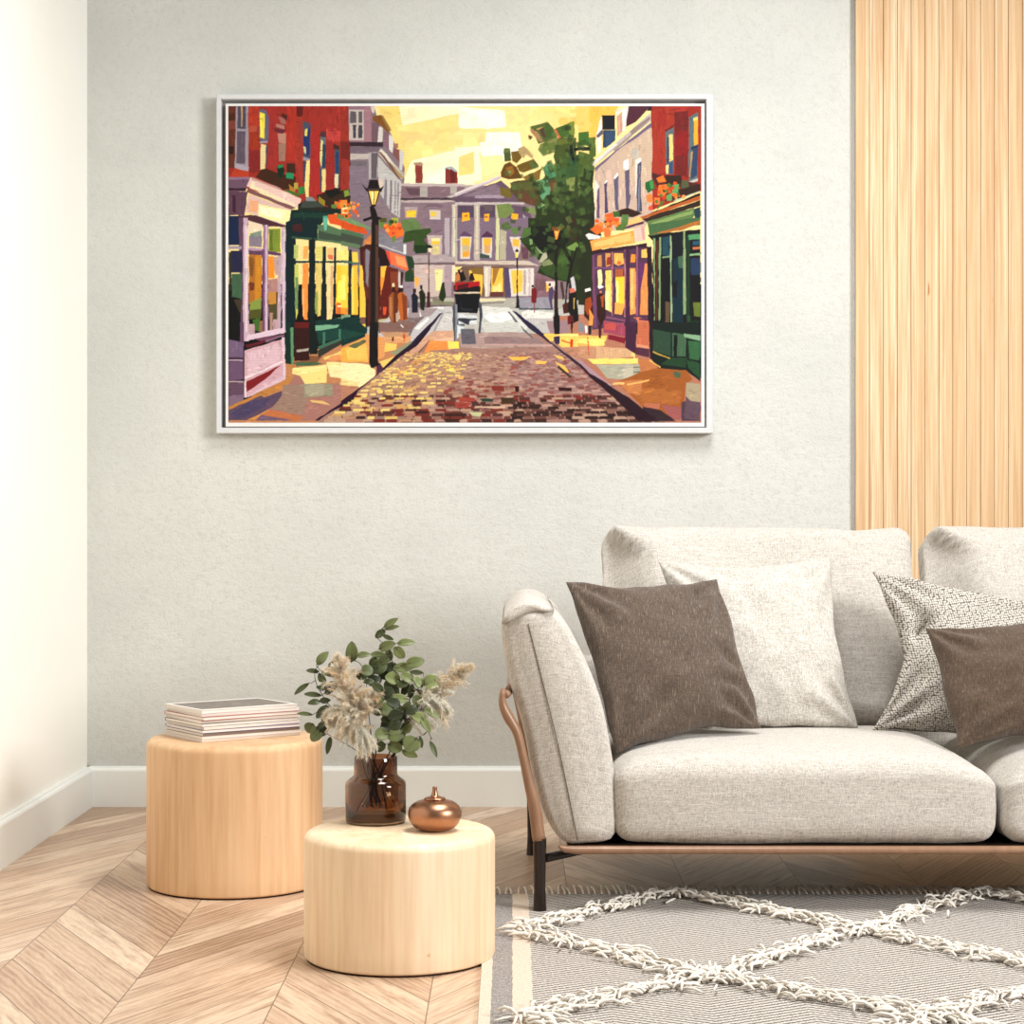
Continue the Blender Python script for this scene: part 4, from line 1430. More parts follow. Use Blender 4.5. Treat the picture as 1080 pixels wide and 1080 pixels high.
# arm
PROF = [(.130, .178), (.195, .172), (.250, .180), (.268, .215), (.268, .27), (.256, .393), (.226, .536), (.178, .655), (.132, .735), (.088, .774), (.045, .786),
        (.003, .774), (-.020, .742), (-.026, .70), (-.016, .63), (.003, .55), (.029, .457), (.055, .336), (.079, .25)]
def arm(mirror):
    mx = (lambda x: 2.47 - x) if mirror else (lambda x: x)
    prof = crom(PROF, 72)
    tang = np.roll(prof, -1, 0) - np.roll(prof, 1, 0); nrm = np.stack([-tang[:, 1], tang[:, 0]], 1); nrm /= np.linalg.norm(nrm, axis=1)[:, None]
    ctr = prof.mean(0)
    if ((ctr - prof) * nrm).sum() < 0: nrm = -nrm
    zmed = np.linspace(.20, .75, 30)
    it = int(np.argmax(prof[:, 1])); pr2 = np.roll(prof, -it, 0); ib = int(np.argmin(pr2[:, 1]))
    sa, sb = pr2[:ib + 1][::-1], pr2[ib:]
    def med(z):
        z = min(max(z, .215), .742)
        return (np.interp(z, sa[:, 1], sa[:, 0]) + np.interp(z, sb[:, 1], sb[:, 0])) / 2, z
    medp = np.array([med(z) for z in prof[:, 1]])
    def ring(y, inset, t=0, dy=0):
        t = 1 - (1 - inset / .125) * (1 - t); p = prof * (1 - t) + medp * t
        out = []
        for i, (a, b) in enumerate(p):
            wv = .003 * mnoise.noise(Vector((a * 6, y * 5, b * 7)))
            out.append((mx(a + wv), y + dy, b + wv))
        return out
    R = []
    y0, y1, r = SF + .012, 5.62, .042
    for t in (.96, .85, .6, .35, .12): R.append(ring(y0, r, t, -.016 * (1 - abs(1 - t) ** 2) ))
    for q in range(0, 7):
        an = math.pi / 2 * q / 6; R.append(ring(y0 + r * (1 - math.cos(an)), r * (1 - math.sin(an))))
    for y in np.linspace(y0 + .08, y1 - .08, 14): R.append(ring(y, 0))
    for q in range(6, -1, -1):
        an = math.pi / 2 * q / 6; R.append(ring(y1 - r * (1 - math.cos(an)), r * (1 - math.sin(an))))
    for t in (.3, .6, 1): R.append(ring(y1, r, t))
    m = MB(); m.rings(R); a = m.build('arm', M_LINEN, sofa)
    # seam down the middle of the front
    m = MB(); pts = []
    for z in np.linspace(.74, .19, 40):
        x_, _ = med(z); pts.append((z, x_))
    pts = crom([(px_, z_) for (px_, z_) in [(XZ(557, 658, SF)), (XZ(570, 710, SF)), XZ(586, 775, SF), XZ(598, 830, SF), XZ(609, 886, SF)]], 40, False)
    m.tube([(mx(p[0]), y0 - .0155, p[1]) for p in pts], .0012, 6); m.build('seam', M_SEAM, a)
    # pad that wraps over the top of the arm
    top = [i for i in range(len(prof)) if prof[i, 1] > .726 + .34 * max(0, prof[i, 0] - .03)]
    j = [i for i in range(len(top) - 1) if top[i + 1] != top[i] + 1]
    if j: top = top[j[0] + 1:] + top[:j[0] + 1]
    outer = [prof[i] - nrm[i] * .002 for i in top]
    a0, a1 = outer[0], outer[-1]
    under = [a1 * (1 - t) + a0 * t + np.array([0, .014 * math.sin(math.pi * t)]) for t in np.linspace(0, 1, 12)[1:-1]]
    loop = np.array(outer + under); lc = loop.mean(0)
    R = []
    ya, yb, r = SF - .001, 5.630, .035
    for q in range(0, 7):
        an = math.pi / 2 * q / 6; s = 1 - .30 * (1 - math.sin(an)) ** 1.2
        R.append([(mx(lc[0] + (p[0] - lc[0]) * s), ya + r * (1 - math.cos(an)), lc[1] - .01 + (p[1] - lc[1] + .01) * s) for p in loop])
    for y in np.linspace(ya + .05, yb - .05, 8): R.append([(mx(p[0]), y, p[1]) for p in loop])
    for q in range(6, -1, -1):
        an = math.pi / 2 * q / 6; s = 1 - .30 * (1 - math.sin(an)) ** 1.2
        R.append([(mx(lc[0] + (p[0] - lc[0]) * s), yb - r * (1 - math.cos(an)), lc[1] - .01 + (p[1] - lc[1] + .01) * s) for p in loop])
    m = MB(); m.rings(R); m.build('arm_pad', M_LINEN, sofa)
    # bent wooden side frame: front post sweeping up the outside, rail going back
    ctrl = [(568.5, 887, 7), (563.5, 850, 6.6), (557.5, 824, 5.6), (551.5, 797, 4.8), (545.5, 773, 5), (537, 758, 5.8), (531, 746, 4.8), (529.5, 735, 3.6), (531, 727, 3)]
    pts = [];
    for px, py, wd in ctrl: pts.append((*XZ(px, py, 4.775), wd / 420))
    cp = crom(pts, 30, False)
    m = MB(); m.tube([(mx(p[0]), 4.775 + .012, p[1]) for p in cp], [(p[2], .016) for p in cp], 10)
    bx_, bz_ = cp[-1][0] + .012, cp[-1][1] - .015
    m.tube([(mx(bx_ - .004), 4.79, bz_), (mx(bx_ + .006), 5.0, bz_), (mx(bx_ + .01), 5.35, bz_), (mx(bx_ + .006), 5.60, bz_)], [.010, .012, .012, .010], 10)
    m.tube([(mx(bx_ + .006), 5.60, bz_), (mx(.03), 5.615, .40), (mx(.060), 5.62, .21)], [(.010, .012), (.012, .012), (.014, .012)], 10)
    m.build('side_frame', M_WOODFR, sofa)
    # legs
    def leg(x, y, z0, z1):
        m = MB(); R = []
        for z, hw in ((z0, .0175), (z0 + .012, .0165), (z0 + .05, .0145), ((z0 + z1) / 2, .015), (z1, .017)):
            R.append([(mx(x + hw * math.copysign(abs(math.cos(a)) ** .6, math.cos(a))), y + hw * math.copysign(abs(math.sin(a)) ** .6, math.sin(a)), z) for a in [2 * math.pi * i / 20 for i in range(20)]])
        m.rings(R); return sharp(m.build('leg', M_BLACK, sofa))
    leg(.070, 4.79, .0075, .188); leg(.060, 5.615, .0, .21)
    m = MB(); m.tube([(mx(.085), 4.80, .136), (mx(.20), 4.87, .146), (mx(.32), 4.93, .155)], [(.011, .012), (.010, .009), (.005, .004)], 8)
    m.build('stretcher', M_BLACK, sofa)
arm(False); arm(True)
# wooden rail under the seats
m = MB(); R = []
for x, dz, s in ((.117, .010, .3), (.122, .006, .6), (.133, .002, .85), (.16, 0, 1), (1.2, 0, 1), (2.30, 0, 1), (2.34, .002, .85), (2.35, .008, .3)):
    R.append([(x, SF - .004 + .014 * s * math.cos(a) + .004, .161 + dz + .0105 * s * math.sin(a)) for a in [2 * math.pi * i / 14 for i in range(14)]])
m.rings(R); m.build('rail', M_WOODFR, sofa)
m = MB(); m.box((.14, SF + .03, .150), (2.37, 5.6, .170)); m.build('seat_base', M_BLACK, sofa, smooth=False)
cushion('back_frame', (1.235, 5.63, .38), (2.2, .10, .42), .04, M_LINEN, sofa, 0, 0, 14)
def seatfn(o, nx, ny, nz):
    if nz > 0:                                                 # ends of the top roll down into the gap between the seats
        o.z -= .055 * max(0, abs(nx) - .62) ** 2 / .144 * nz * (1 if nx > 0 else .35)
    return o
cushion('seat_cushion', (.744, (SF + 5.54) / 2, .282), (.974, 5.54 - SF, .218), .05, M_LINEN, sofa, .022, .006, 30, seatfn, 0, .003, 3)
cushion('seat_cushion', (1.727, (SF + 5.54) / 2, .282), (.974, 5.54 - SF, .218), .05, M_LINEN, sofa, .022, .006, 30,
        lambda o, nx, ny, nz: seatfn(o, -nx, ny, nz), 0, .003, 8)
def backfn(o, nx, ny, nz):
    # o is local: x across, y depth, z up the cushion
    xl = o.x + .455; up = (1 + nz) / 2
    if ny < 0:
        xc = .02 + .13 * smoothstep(1.0, .82, up)
        o.y += .085 * smoothstep(xc, 0, xl) * (-ny)
        o.y -= .010 * math.exp(-((xl - xc) / .03) ** 2) * (-ny)
        o.y -= .012 * math.sin(xl * 9 + nz * 2) * smoothstep(.3, 1, up) * (-ny)
    if nx > 0: o.x -= .085 * smoothstep(.45, 0, up) * nx
    o.z -= .012 * smoothstep(-.5, .7, nx) * smoothstep(1, .55, nx) * smoothstep(.8, 1, nz)
    return o
LEAN = math.radians(-19)
def back(x0, seed):
    return cushion('back_cushion', (x0 + .465, 5.71, .665), (.93, .19, .60), .048, M_LINEN, sofa, .008, .03, 30, backfn, LEAN, .005, seed)
back(.275, 2); back(1.252, 9)

# ------------------------------------------------------------------ loose pillows
def pillow(label, mat, cs, thick, seed, bow=(.07, .07, .07, .07), creases=()):
    TL, TR, BR, BL = [P(*c) for c in cs]
    nrm = ((TR - BL).cross(TL - BR)).normalized()
    if nrm.y > 0: nrm = -nrm
    n = 44; V = []; Fc = []
    def pt(u, v, side):
        a = TL.lerp(TR, u); b = BL.lerp(BR, u); p = a.lerp(b, v)
        U = 2 * u - 1; W = 2 * v - 1
        ex = (TR - TL + BR - BL) * .5; ey = (BL - TL + BR - TR) * .5
        # edges draw in towards the middle between the pointed corners
        bu = 1 - abs(U) ** 1.5; bw = 1 - abs(W) ** 1.5
        p += ey * (bow[0] * (1 - v) ** 1.5 * bu - bow[2] * v ** 1.5 * bu)
        p += ex * (bow[3] * (1 - u) ** 1.5 * bw - bow[1] * u ** 1.5 * bw)
        rim = max(abs(U), abs(W)) ** 6
        q = Vector((u * 5 + seed * 2.3, v * 5, 1.7))
        p += ex * (mnoise.noise(q) * .022 * rim * (1 - abs(W) ** 8)) + ey * (mnoise.noise(q + Vector((9, 3, 1))) * .022 * rim * (1 - abs(U) ** 8))
        h = max(0, (1 - U ** 2)) ** .42 * max(0, (1 - W ** 2)) ** .42
        # corner ears: thin towards the corners
        h *= 1 - .35 * (abs(U) * abs(W)) ** 1.5
        wv = mnoise.noise(Vector((u * 3.1 + seed, v * 3.1, side * 3))) * .10 + mnoise.noise(Vector((u * 8 + seed, v * 8, 5))) * .06
        # short folds radiating from the corners and edges
        ang = math.atan2(abs(W) - 1.05, abs(U) - 1.05)
        rad = math.hypot(abs(W) - 1.05, abs(U) - 1.05)
        wv += .12 * math.sin(ang * 11 + seed) * math.exp(-((rad - .45) / .32) ** 2)
        for (cu, cv, du, dv, amp) in creases:
            L = math.hypot(du, dv); s = ((u - cu) * du + (v - cv) * dv) / L; t = ((u - cu) * -dv + (v - cv) * du) / L
            wv -= amp * math.exp(-(t / .035) ** 2) * smoothstep(1, .0, abs(s - L / 2) / (L / 2))
        d = thick * (h + wv * h ** .6 * 1.7)
        return p + nrm * side * d + nrm * .0008 * side
    for side in (1, -1):
        for j in range(n + 1):
            for i in range(n + 1):
                u = .5 - .5 * math.cos(math.pi * i / n); v = .5 - .5 * math.cos(math.pi * j / n)
                u = u * .6 + i / n * .4; v = v * .6 + j / n * .4
                V.append(pt(u, v, side))
    N1 = (n + 1) ** 2
    for j in range(n):
        for i in range(n):
            a = j * (n + 1) + i
            Fc.append((a, a + 1, a + n + 2, a + n + 1)); Fc.append((N1 + a, N1 + a + n + 1, N1 + a + n + 2, N1 + a + 1))
    def idx(i, j): return j * (n + 1) + i
    bd = [idx(i, 0) for i in range(n)] + [idx(n, j) for j in range(n)] + [idx(i, n) for i in range(n, 0, -1)] + [idx(0, j) for j in range(n, 0, -1)]
    for k in range(len(bd)):
        a, b = bd[k], bd[(k + 1) % len(bd)]; Fc.append((a, N1 + a, N1 + b, b))
    o = mesh_obj('throw_pillow', V, Fc, mat)
    return tag(o, label, 'pillow')
pillow('large brown linen pillow leaning against the left arm of the sofa', M_BROWN,
       [(597, 614, 5.13), (756, 611, 5.34), (802, 768, 5.13), (650, 794, 4.96)], .082, 1.3, (.05, .02, .06, .04), [(1.0, .74, -.34, -.02, .22), (.98, .70, -.2, -.22, .15), (.72, .0, .1, .22, .10), (.15, .02, .2, .12, .12), (.25, 1, .1, -.3, .08)])
pillow('off-white linen pillow standing behind the large brown pillow', M_PLAIN,
       [(694, 592, 5.47), (876, 587, 5.54), (905, 768, 5.30), (745, 772, 5.27)], .078, 5.1, (.06, .05, .03, .05), [(.84, .70, .12, .28, .20), (.95, .68, -.2, .05, .12), (.1, .05, .5, .05, .12), (.85, .02, -.1, .2, .14)])
pillow('light grey coarse woven pillow at the gap between the back cushions', M_KNIT,
       [(920, 603, 5.47), (1122, 642, 5.42), (1098, 792, 5.20), (920, 770, 5.24)], .088, 8.2, (.02, .05, .05, .17), [(.0, .50, .30, -.30, .42), (.0, .56, .25, .2, .15)])
pillow('small dark brown pillow resting in front of the coarse woven grey pillow', M_BROWN2,
       [(976, 663, 5.14), (1138, 652, 5.16), (1172, 770, 5.0), (1009, 788, 4.97)], .07, 3.7, (.05, .05, .05, .02), [(.2, .9, .25, -.3, .12), (.55, 0, .2, .25, .08)])
# ------------------------------------------------------------------ round side tables
def m_maple(name, seed, c0, c1, c2):
    t = NT(name, .5, .3)
    x, y, z = t.xyz()
    ang = t.math('ARCTAN2', y, x)
    bid = t.math('FLOOR', t.math('MULTIPLY', t.math('ADD', ang, seed), 3.6))
    wn = t.n('ShaderNodeTexWhiteNoise', noise_dimensions='1D', i_1=t.math('ADD', bid, seed)).outputs[0]
    gv = t.vec(t.math('MULTIPLY', x, 55.0), t.math('MULTIPLY', y, 55.0), t.math('ADD', t.math('MULTIPLY', z, 2.6), seed))
    g = t.noise(gv, 1.0, 6, .62)
    gw = t.noise(t.vec(t.math('MULTIPLY', x, 12.0), t.math('MULTIPLY', y, 12.0), t.math('ADD', t.math('MULTIPLY', z, 1.2), wn)), 1.0, 3, .6)
    c = t.mix(t.n('ShaderNodeMapRange', i_0=g, i_1=.34, i_2=.62).outputs[0], c0, c1)
    c = t.mix(t.math('MULTIPLY', t.n('ShaderNodeMapRange', i_0=gw, i_1=.35, i_2=.65).outputs[0], .55), c, c2)
    c = t.mix(t.math('MULTIPLY', wn, .3), c, c0)
    kn = t.noise(t.vec(t.math('MULTIPLY', x, 22.0), t.math('MULTIPLY', y, 22.0), t.math('MULTIPLY', t.math('ADD', z, seed), 30.0)), 1.0, 1, .4)
    c = t.mix(t.n('ShaderNodeMapRange', i_0=kn, i_1=.81, i_2=.90).outputs[0], c, (170, 110, 74))
    t.col(c); t.bump(g, .05, .001); return t.m
M_SHADOWGAP = plain('shadow_gap_dark', (58, 38, 26), .8, .1)  # dark colour standing in for the shade under a drum
def drum(name_label, cx_, cy_, r, h, mat):
    t = thing('side_table', name_label, 'side table', (cx_, cy_, 0), 'drum side tables')
    b = .020; prof = [(r - .004, .0045), (r - .001, .007), (r, .011)]
    for q in range(0, 9):
        a = math.pi / 2 * q / 8; prof.append((r - b + b * math.cos(a), h - b + b * math.sin(a)))
    prof = prof[:3] + [(r, z) for z in np.linspace(.05, h - b - .01, 6)] + prof[3:] + [(r * .6, h), (r * .2, h)]
    m = MB(); m.lathe(prof, (0, 0, 0), 96)
    o = m.build('table_body', mat); o.parent = t; sharp(o, 50)
    m = MB(); m.lathe([(r - .005, 0), (r - .005, .0055)], (0, 0, 0), 96)  # thin dark disc that draws the shadow line at the floor
    o = m.build('shadow_gap_disc', M_SHADOWGAP); o.parent = t; sharp(o, 50)
    return t
T1 = (-.756, 5.176); R1 = .238; H1 = .400
T2 = (-.256, 4.324); R2 = .2173; H2 = .287
drum('taller round maple drum table holding the stack of magazines', *T1, R1, H1, m_maple('maple_shaded', 1.7, (198, 152, 110), (220, 182, 139), (230, 198, 158)))  # same maple as the shorter table, with weaker light put into its colours
drum('shorter round maple drum table holding the vase and the copper pot', *T2, R2, H2, m_maple('maple_lit', 4.2, (220, 184, 144), (240, 214, 178), (246, 228, 200)))  # the same maple again, its stronger light put into the colours

# ------------------------------------------------------------------ magazines
def m_paper(name, c, edge):
    t = NT(name, .5, .3); x, y, z = t.xyz()
    s = t.noise(t.vec(t.math('MULTIPLY', x, 3.0), t.math('MULTIPLY', y, 3.0), t.math('MULTIPLY', z, 1100.0)), 1.0, 3, .6)
    t.col(t.mix(t.n('ShaderNodeMapRange', i_0=s, i_1=.35, i_2=.6).outputs[0], edge, c)); return t.m
def m_cover(name, base, dark):
    t = NT(name, .3, .4)
    n = t.noise(t.mapv((7, 42, 1)), 1.0, 4, .7)
    f = t.n('ShaderNodeMapRange', i_0=n, i_1=.60, i_2=.66).outputs[0]
    x, y, z = t.xyz()
    inner = t.math('MULTIPLY', t.math('LESS_THAN', t.math('ABSOLUTE', x), .135), t.math('LESS_THAN', t.math('ABSOLUTE', y), .092))
    t.col(t.mix(inner, (236, 230, 224), t.mix(f, dark, base))); return t.m
mag_ang = math.atan2(.175, .24)
ux = Vector((math.cos(mag_ang), math.sin(mag_ang), 0)); uy = Vector((-math.sin(mag_ang), math.cos(mag_ang), 0))
corner = Vector((-.822, 5.030, 0)); magc = corner + ux * .1485 + uy * .115
M_PAGES = m_paper('magazine_pages', (236, 229, 220), (186, 172, 160))
covers = [((240, 234, 228), 'off-white'), ((150, 132, 120), 'brown'), ((238, 232, 226), 'white'), ((160, 84, 70), 'red'), ((236, 228, 220), 'cream'),
          ((120, 104, 92), 'dark brown'), ((228, 214, 202), 'beige'), ((92, 80, 128), 'violet'), ((206, 178, 160), 'pale pink'), ((238, 232, 224), 'ivory')]
zs_ = H1 + .0004
names = ['bottommost magazine of the stack, lying directly on the taller drum table', 'magazine lying second from the bottom of the stack on the drum table',
         'magazine third from the bottom of the stack, near the violet spine', 'violet-edged magazine in the lower half of the stack', 'magazine just above the violet-edged one in the stack',
         'magazine with a brown spine in the middle of the stack', 'magazine above the brown-spined one, just under the red edge', 'magazine with a red edge at its right end, upper half of the stack',
         'pale magazine directly below the topmost magazine', 'topmost magazine of the stack, cover printed in dark brown and white']
spine_c = [(214, 200, 186), (226, 214, 202), (120, 100, 88), (96, 84, 134), (222, 208, 194), (112, 90, 78), (230, 220, 208), (170, 92, 76), (236, 230, 222), (240, 236, 230)]
rs = random.Random(5)
for i in range(10):
    th = [.008, .007, .008, .0085, .0075, .009, .008, .009, .0085, .010][i]
    jx, jy, ja = rs.uniform(-.0035, .0035), rs.uniform(-.003, .003), rs.uniform(-.022, .022)
    t = thing('magazine', names[i], 'magazine', magc + ux * jx + uy * jy + Vector((0, 0, zs_)), 'magazines stacked on the taller drum table')
    t.rotation_euler = (0, 0, mag_ang + ja)
    hx, hy = .1485 + rs.uniform(-.003, .002), .110 + rs.uniform(-.004, .003)
    cm = m_cover('cover_%d' % i, (236, 230, 224), (96, 82, 74)) if i == 9 else plain('cover_%d' % i, spine_c[i], .4, .4)
    m = MB(); m.box((-hx + .001, -hy + .001, .0009), (hx - .001, hy - .0012, th - .0009)); o = m.build('pages', M_PAGES, None, False); o.parent = t
    m = MB()
    ring = []
    c0 = [(-hy, th), (-hy - .001, th - .001), (-hy - .001, .001), (-hy, 0), (hy, 0), (hy, .0008), (-hy + .001, .0008), (-hy + .0006, .0014), (-hy + .0006, th - .0014), (-hy + .001, th - .0008), (hy, th - .0008), (hy, th)]
    c0 = [(-hy, th - .0), (hy, th), (hy, th - .0008), (-hy + .0012, th - .0008), (-hy + .0012, .0008), (hy, .0008), (hy, 0), (-hy, 0), (-hy - .0006, .001), (-hy - .0006, th - .001)]
    if i % 2: c0 = [(-a, b) for a, b in c0]
    m.rings([[(-hx, a, b) for a, b in c0], [(hx, a, b) for a, b in c0]]); o = m.build('cover', cm, None, False); o.parent = t
    zs_ += th + .0003

# ------------------------------------------------------------------ vase and its contents
def m_glass():
    t = NT('amber_glass', .02, .5); b = t.b
    b.inputs['Transmission Weight'].default_value = 1.0; b.inputs['IOR'].default_value = 1.45
    b.inputs['Base Color'].default_value = lin((168, 134, 104)); return t.m
M_GLASS = m_glass()
VX, VY = -.3185, 4.43
def vase():
    t = thing('glass_vase', 'brown amber glass vase with a narrower neck on the shorter drum table', 'vase', (VX, VY, H2))
    r, rn, hb, hn = .071, .0505, .100, .154
    out = [(.0, 0.0005), (.05, .0005), (r - .006, .0005), (r - .001, .003), (r, .008), (r, hb - .012), (r - .002, hb - .005), (r - .009, hb + .001), (rn + .005, hb + .006), (rn + .001, hb + .010), (rn, hb + .016), (rn, hn - .002), (rn - .001, hn)]
    inn = [(rn - .0035, hn), (rn - .004, hn - .003), (rn - .004, hb + .014), (rn - .002, hb + .007), (r - .012, hb - .003), (r - .005, hb - .010), (r - .005, .012), (r - .010, .008), (.0, .008)]
    m = MB(); m.lathe([(max(a, .0005), b) for a, b in out + inn], (0, 0, 0), 72); o = m.build('vase_body', M_GLASS); o.parent = t
    sharp(o, 60)
vase()
def m_copper():
    t = NT('copper', .3, .5); n = t.noise(t.co(), 14, 5, .6); t.b.inputs['Metallic'].default_value = 1
    t.col(t.mix(n, (132, 90, 66), (196, 146, 114))); r = t.n('ShaderNodeMapRange', i_0=n, i_1=.3, i_2=.7, i_3=.28, i_4=.42).outputs[0]
    t.t.links.new(r, t.b.inputs['Roughness']); return t.m
M_COPPER = m_copper()
pot = thing('lidded_pot', 'small squat copper pot with a stem-shaped lid handle beside the vase', 'pot', (-.1755, 4.31, H2))
m = MB(); pr = crom([(.018, .0005), (.036, .003), (.052, .014), (.0605, .034), (.0575, .052), (.044, .0645), (.025, .0705), (.020, .0712)], 40, False)
m.lathe([tuple(p) for p in pr], (0, 0, 0), 64); o = m.build('pot_body', M_COPPER); o.parent = pot
m = MB(); pr = crom([(.0225, .0700), (.0245, .0725), (.021, .0755), (.013, .0770), (.0085, .0800), (.0062, .088), (.0052, .095), (.0058, .0985), (.003, .0998)], 36, False)
m.lathe([tuple(p) for p in pr], (0, 0, 0), 40); o = m.build('lid', M_COPPER); o.parent = pot

# ------------------------------------------------------------------ bouquet
def translucent(t, col, amt):
    tr = t.n('ShaderNodeBsdfTranslucent', i_0=col); mx = t.n('ShaderNodeMixShader', i_0=amt)
    t.t.links.new(t.b.outputs[0], mx.inputs[1]); t.t.links.new(tr.outputs[0], mx.inputs[2])
    t.t.links.new(mx.outputs[0], t.t.nodes['Material Output'].inputs[0])
def m_leaf():
    t = NT('eucalyptus_leaf', .42, .45)
    info = t.n('ShaderNodeVertexColor', layer_name='tone').outputs[0]
    t.col(info); translucent(t, info, .22); return t.m
M_LEAF = m_leaf(); M_STEM = plain('stem_brown', (40, 30, 22), .7, .2)
def m_pampas():
    t = NT('pampas_fluff', .9, .1); info = t.n('ShaderNodeVertexColor', layer_name='tone').outputs[0]; t.col(info); t.b.inputs['Sheen Weight'].default_value = .7; t.b.inputs['Sheen Roughness'].default_value = .45; translucent(t, info, .42); return t.m
M_PAMPAS = m_pampas(); M_CANE = plain('pampas_stem', (62, 42, 30), .7, .2)
BY = VY
def BP(x, y, dy=0):                                           # bouquet close-up coordinates (5.143 per unit) to space
    return P(300 + x / 5.143, 640 + y / 5.143, BY + dy)
def tone_attr(o, cols):
    at = o.data.color_attributes.new('tone', 'FLOAT_COLOR', 'POINT')
    at.data.foreach_set('color', np.array(cols, np.float32).ravel())
LEAVES = [  # x, y, length, width, angle, tone 0..1 (shaded to lit leaf, put into its colour), branch
 (577,85,90,34,32,.7,0),(582,112,82,26,12,.6,0),(518,147,66,40,35,.35,0),(562,166,62,24,-22,.3,0),(555,212,92,52,22,.6,0),(660,193,94,42,4,.7,0),
 (625,250,78,52,-52,.85,0),(565,268,66,46,82,.4,0),(510,263,86,46,-12,.7,0),(710,300,98,58,12,.65,0),(650,328,112,52,4,.75,0),(588,387,80,70,-15,.9,0),
 (515,325,88,78,20,.3,1),(450,345,64,62,0,.4,1),(428,260,72,36,8,.5,1),(365,245,112,62,88,.55,1),(420,368,72,54,20,.15,1),(460,405,60,32,0,.2,1),(250,312,52,18,50,.3,1),
 (205,278,90,48,48,.7,2),(150,347,72,25,-4,.3,2),(205,395,76,38,-62,.35,2),(90,445,98,28,38,.35,2),(150,475,96,28,-4,.3,2),(240,362,82,34,-20,.5,2),(260,425,62,42,20,.15,2),
 (220,508,60,32,5,.2,2),(160,517,68,36,8,.35,2),(110,580,82,22,-6,.5,2),(205,570,92,48,42,.2,2),(210,440,70,30,-10,.25,2),
 (140,658,56,66,60,.55,5),(170,700,72,64,45,.6,5),(240,752,98,30,78,.25,5),(205,640,60,34,30,.2,5),
 (715,355,72,26,-4,.25,3),(665,382,78,52,-30,.8,3),(727,408,68,56,-48,.9,3),(800,408,88,86,20,1.0,3),(575,425,74,74,-48,.3,3),(688,455,80,36,80,.25,3),(750,470,72,24,-38,.4,3),(775,520,66,20,-55,.6,3),
 (615,497,106,48,-2,.9,4),(500,505,84,48,10,.45,4),(505,435,72,42,-35,.2,4),(545,555,112,76,-14,.55,4),(500,560,70,50,-40,.35,4),(640,568,78,54,-30,.35,4),(722,508,62,58,-40,.4,4),(730,600,78,56,-20,.9,4),
 (655,652,74,82,-50,.85,4),(800,575,90,36,-32,.75,4),(768,640,90,40,-60,.75,4),(525,692,72,74,0,.7,4),(602,696,92,76,12,.65,4),(600,760,80,66,-20,.6,4),(688,745,84,98,50,.6,4),(680,795,88,44,-20,.8,4),(810,772,92,28,-66,.3,4),
 (600,640,70,60,30,.1,4),(560,610,70,50,0,.15,4),(640,420,60,40,20,.25,3),(480,300,60,40,60,.3,0),(540,290,60,50,40,.3,0),(600,450,60,40,-60,.2,3),(665,540,60,40,60,.3,4),(520,760,60,60,30,.2,4),(740,735,60,26,-80,.3,4),
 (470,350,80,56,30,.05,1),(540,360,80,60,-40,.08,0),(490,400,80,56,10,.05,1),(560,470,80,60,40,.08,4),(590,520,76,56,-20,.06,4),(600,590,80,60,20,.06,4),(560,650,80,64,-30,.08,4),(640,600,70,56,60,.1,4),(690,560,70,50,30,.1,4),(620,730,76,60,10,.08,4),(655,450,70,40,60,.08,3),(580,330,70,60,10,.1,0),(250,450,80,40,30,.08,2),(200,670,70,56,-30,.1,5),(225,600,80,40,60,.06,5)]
BR = {0: [(470, 1085), (480, 940), (500, 760), (545, 560), (590, 400), (570, 240), (500, 160), (545, 105)],
      1: [(500, 1085), (490, 900), (470, 700), (450, 500), (440, 380), (400, 300), (300, 290)],
      2: [(560, 1100), (510, 900), (430, 760), (310, 620), (220, 500), (175, 420), (165, 350), (200, 300)],
      3: [(440, 1110), (520, 900), (600, 780), (650, 620), (690, 480), (760, 420)],
      4: [(400, 1100), (500, 900), (570, 790), (610, 690), (680, 620), (740, 600), (800, 720)],
      5: [(590, 1080), (500, 890), (400, 790), (290, 720), (210, 680), (170, 670)]}
BRDY = {0: .02, 1: -.01, 2: .0, 3: .01, 4: -.035, 5: .03}
BLAB = {0: 'tallest eucalyptus branch rising above the middle of the vase', 1: 'eucalyptus branch behind the left pampas plume with one upright leaf',
        2: 'eucalyptus branch with narrow leaves reaching out left over the magazines', 3: 'eucalyptus branch leaning right, ending in one big round pale leaf',
        4: 'eucalyptus branch hanging low over the right side of the vase rim', 5: 'short eucalyptus branch at lower left in front of the taller drum table'}
rl = random.Random(4)
def stem_dy(py, dy):                                          # stems splay from the vase floor and pass the neck near its axis
    t = min(1, max(0, (900 - py) / 250)); return dy * t
def leaf_mesh(m, cols, base, direction, L, Wd, nrm, tone):
    ex = direction.normalized(); ez = (nrm - ex * nrm.dot(ex)).normalized(); ey = ez.cross(ex)
    n = 9; k = 4; V = []; Fc = []
    asp = Wd / L
    for i in range(n + 1):
        t = i / n
        wf = (math.sin(math.pi * t ** .88) ** (.55 if asp > .55 else .68)) * .5 * Wd
        for j in range(-k, k + 1):
            s = j / k
            bend = -.10 * L * (2 * t - 1) ** 2 + .16 * abs(s) ** 1.5 * wf
            V.append(base + ex * (L * t) + ey * (wf * s) + ez * bend)
            edge = .82 if abs(s) < .12 else 1.0
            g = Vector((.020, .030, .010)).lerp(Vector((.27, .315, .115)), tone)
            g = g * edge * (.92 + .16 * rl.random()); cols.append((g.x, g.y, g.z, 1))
    w_ = 2 * k + 1
    for i in range(n):
        for j in range(2 * k): a = i * w_ + j; Fc.append((a, a + 1, a + w_ + 1, a + w_))
    m.add(V, Fc)
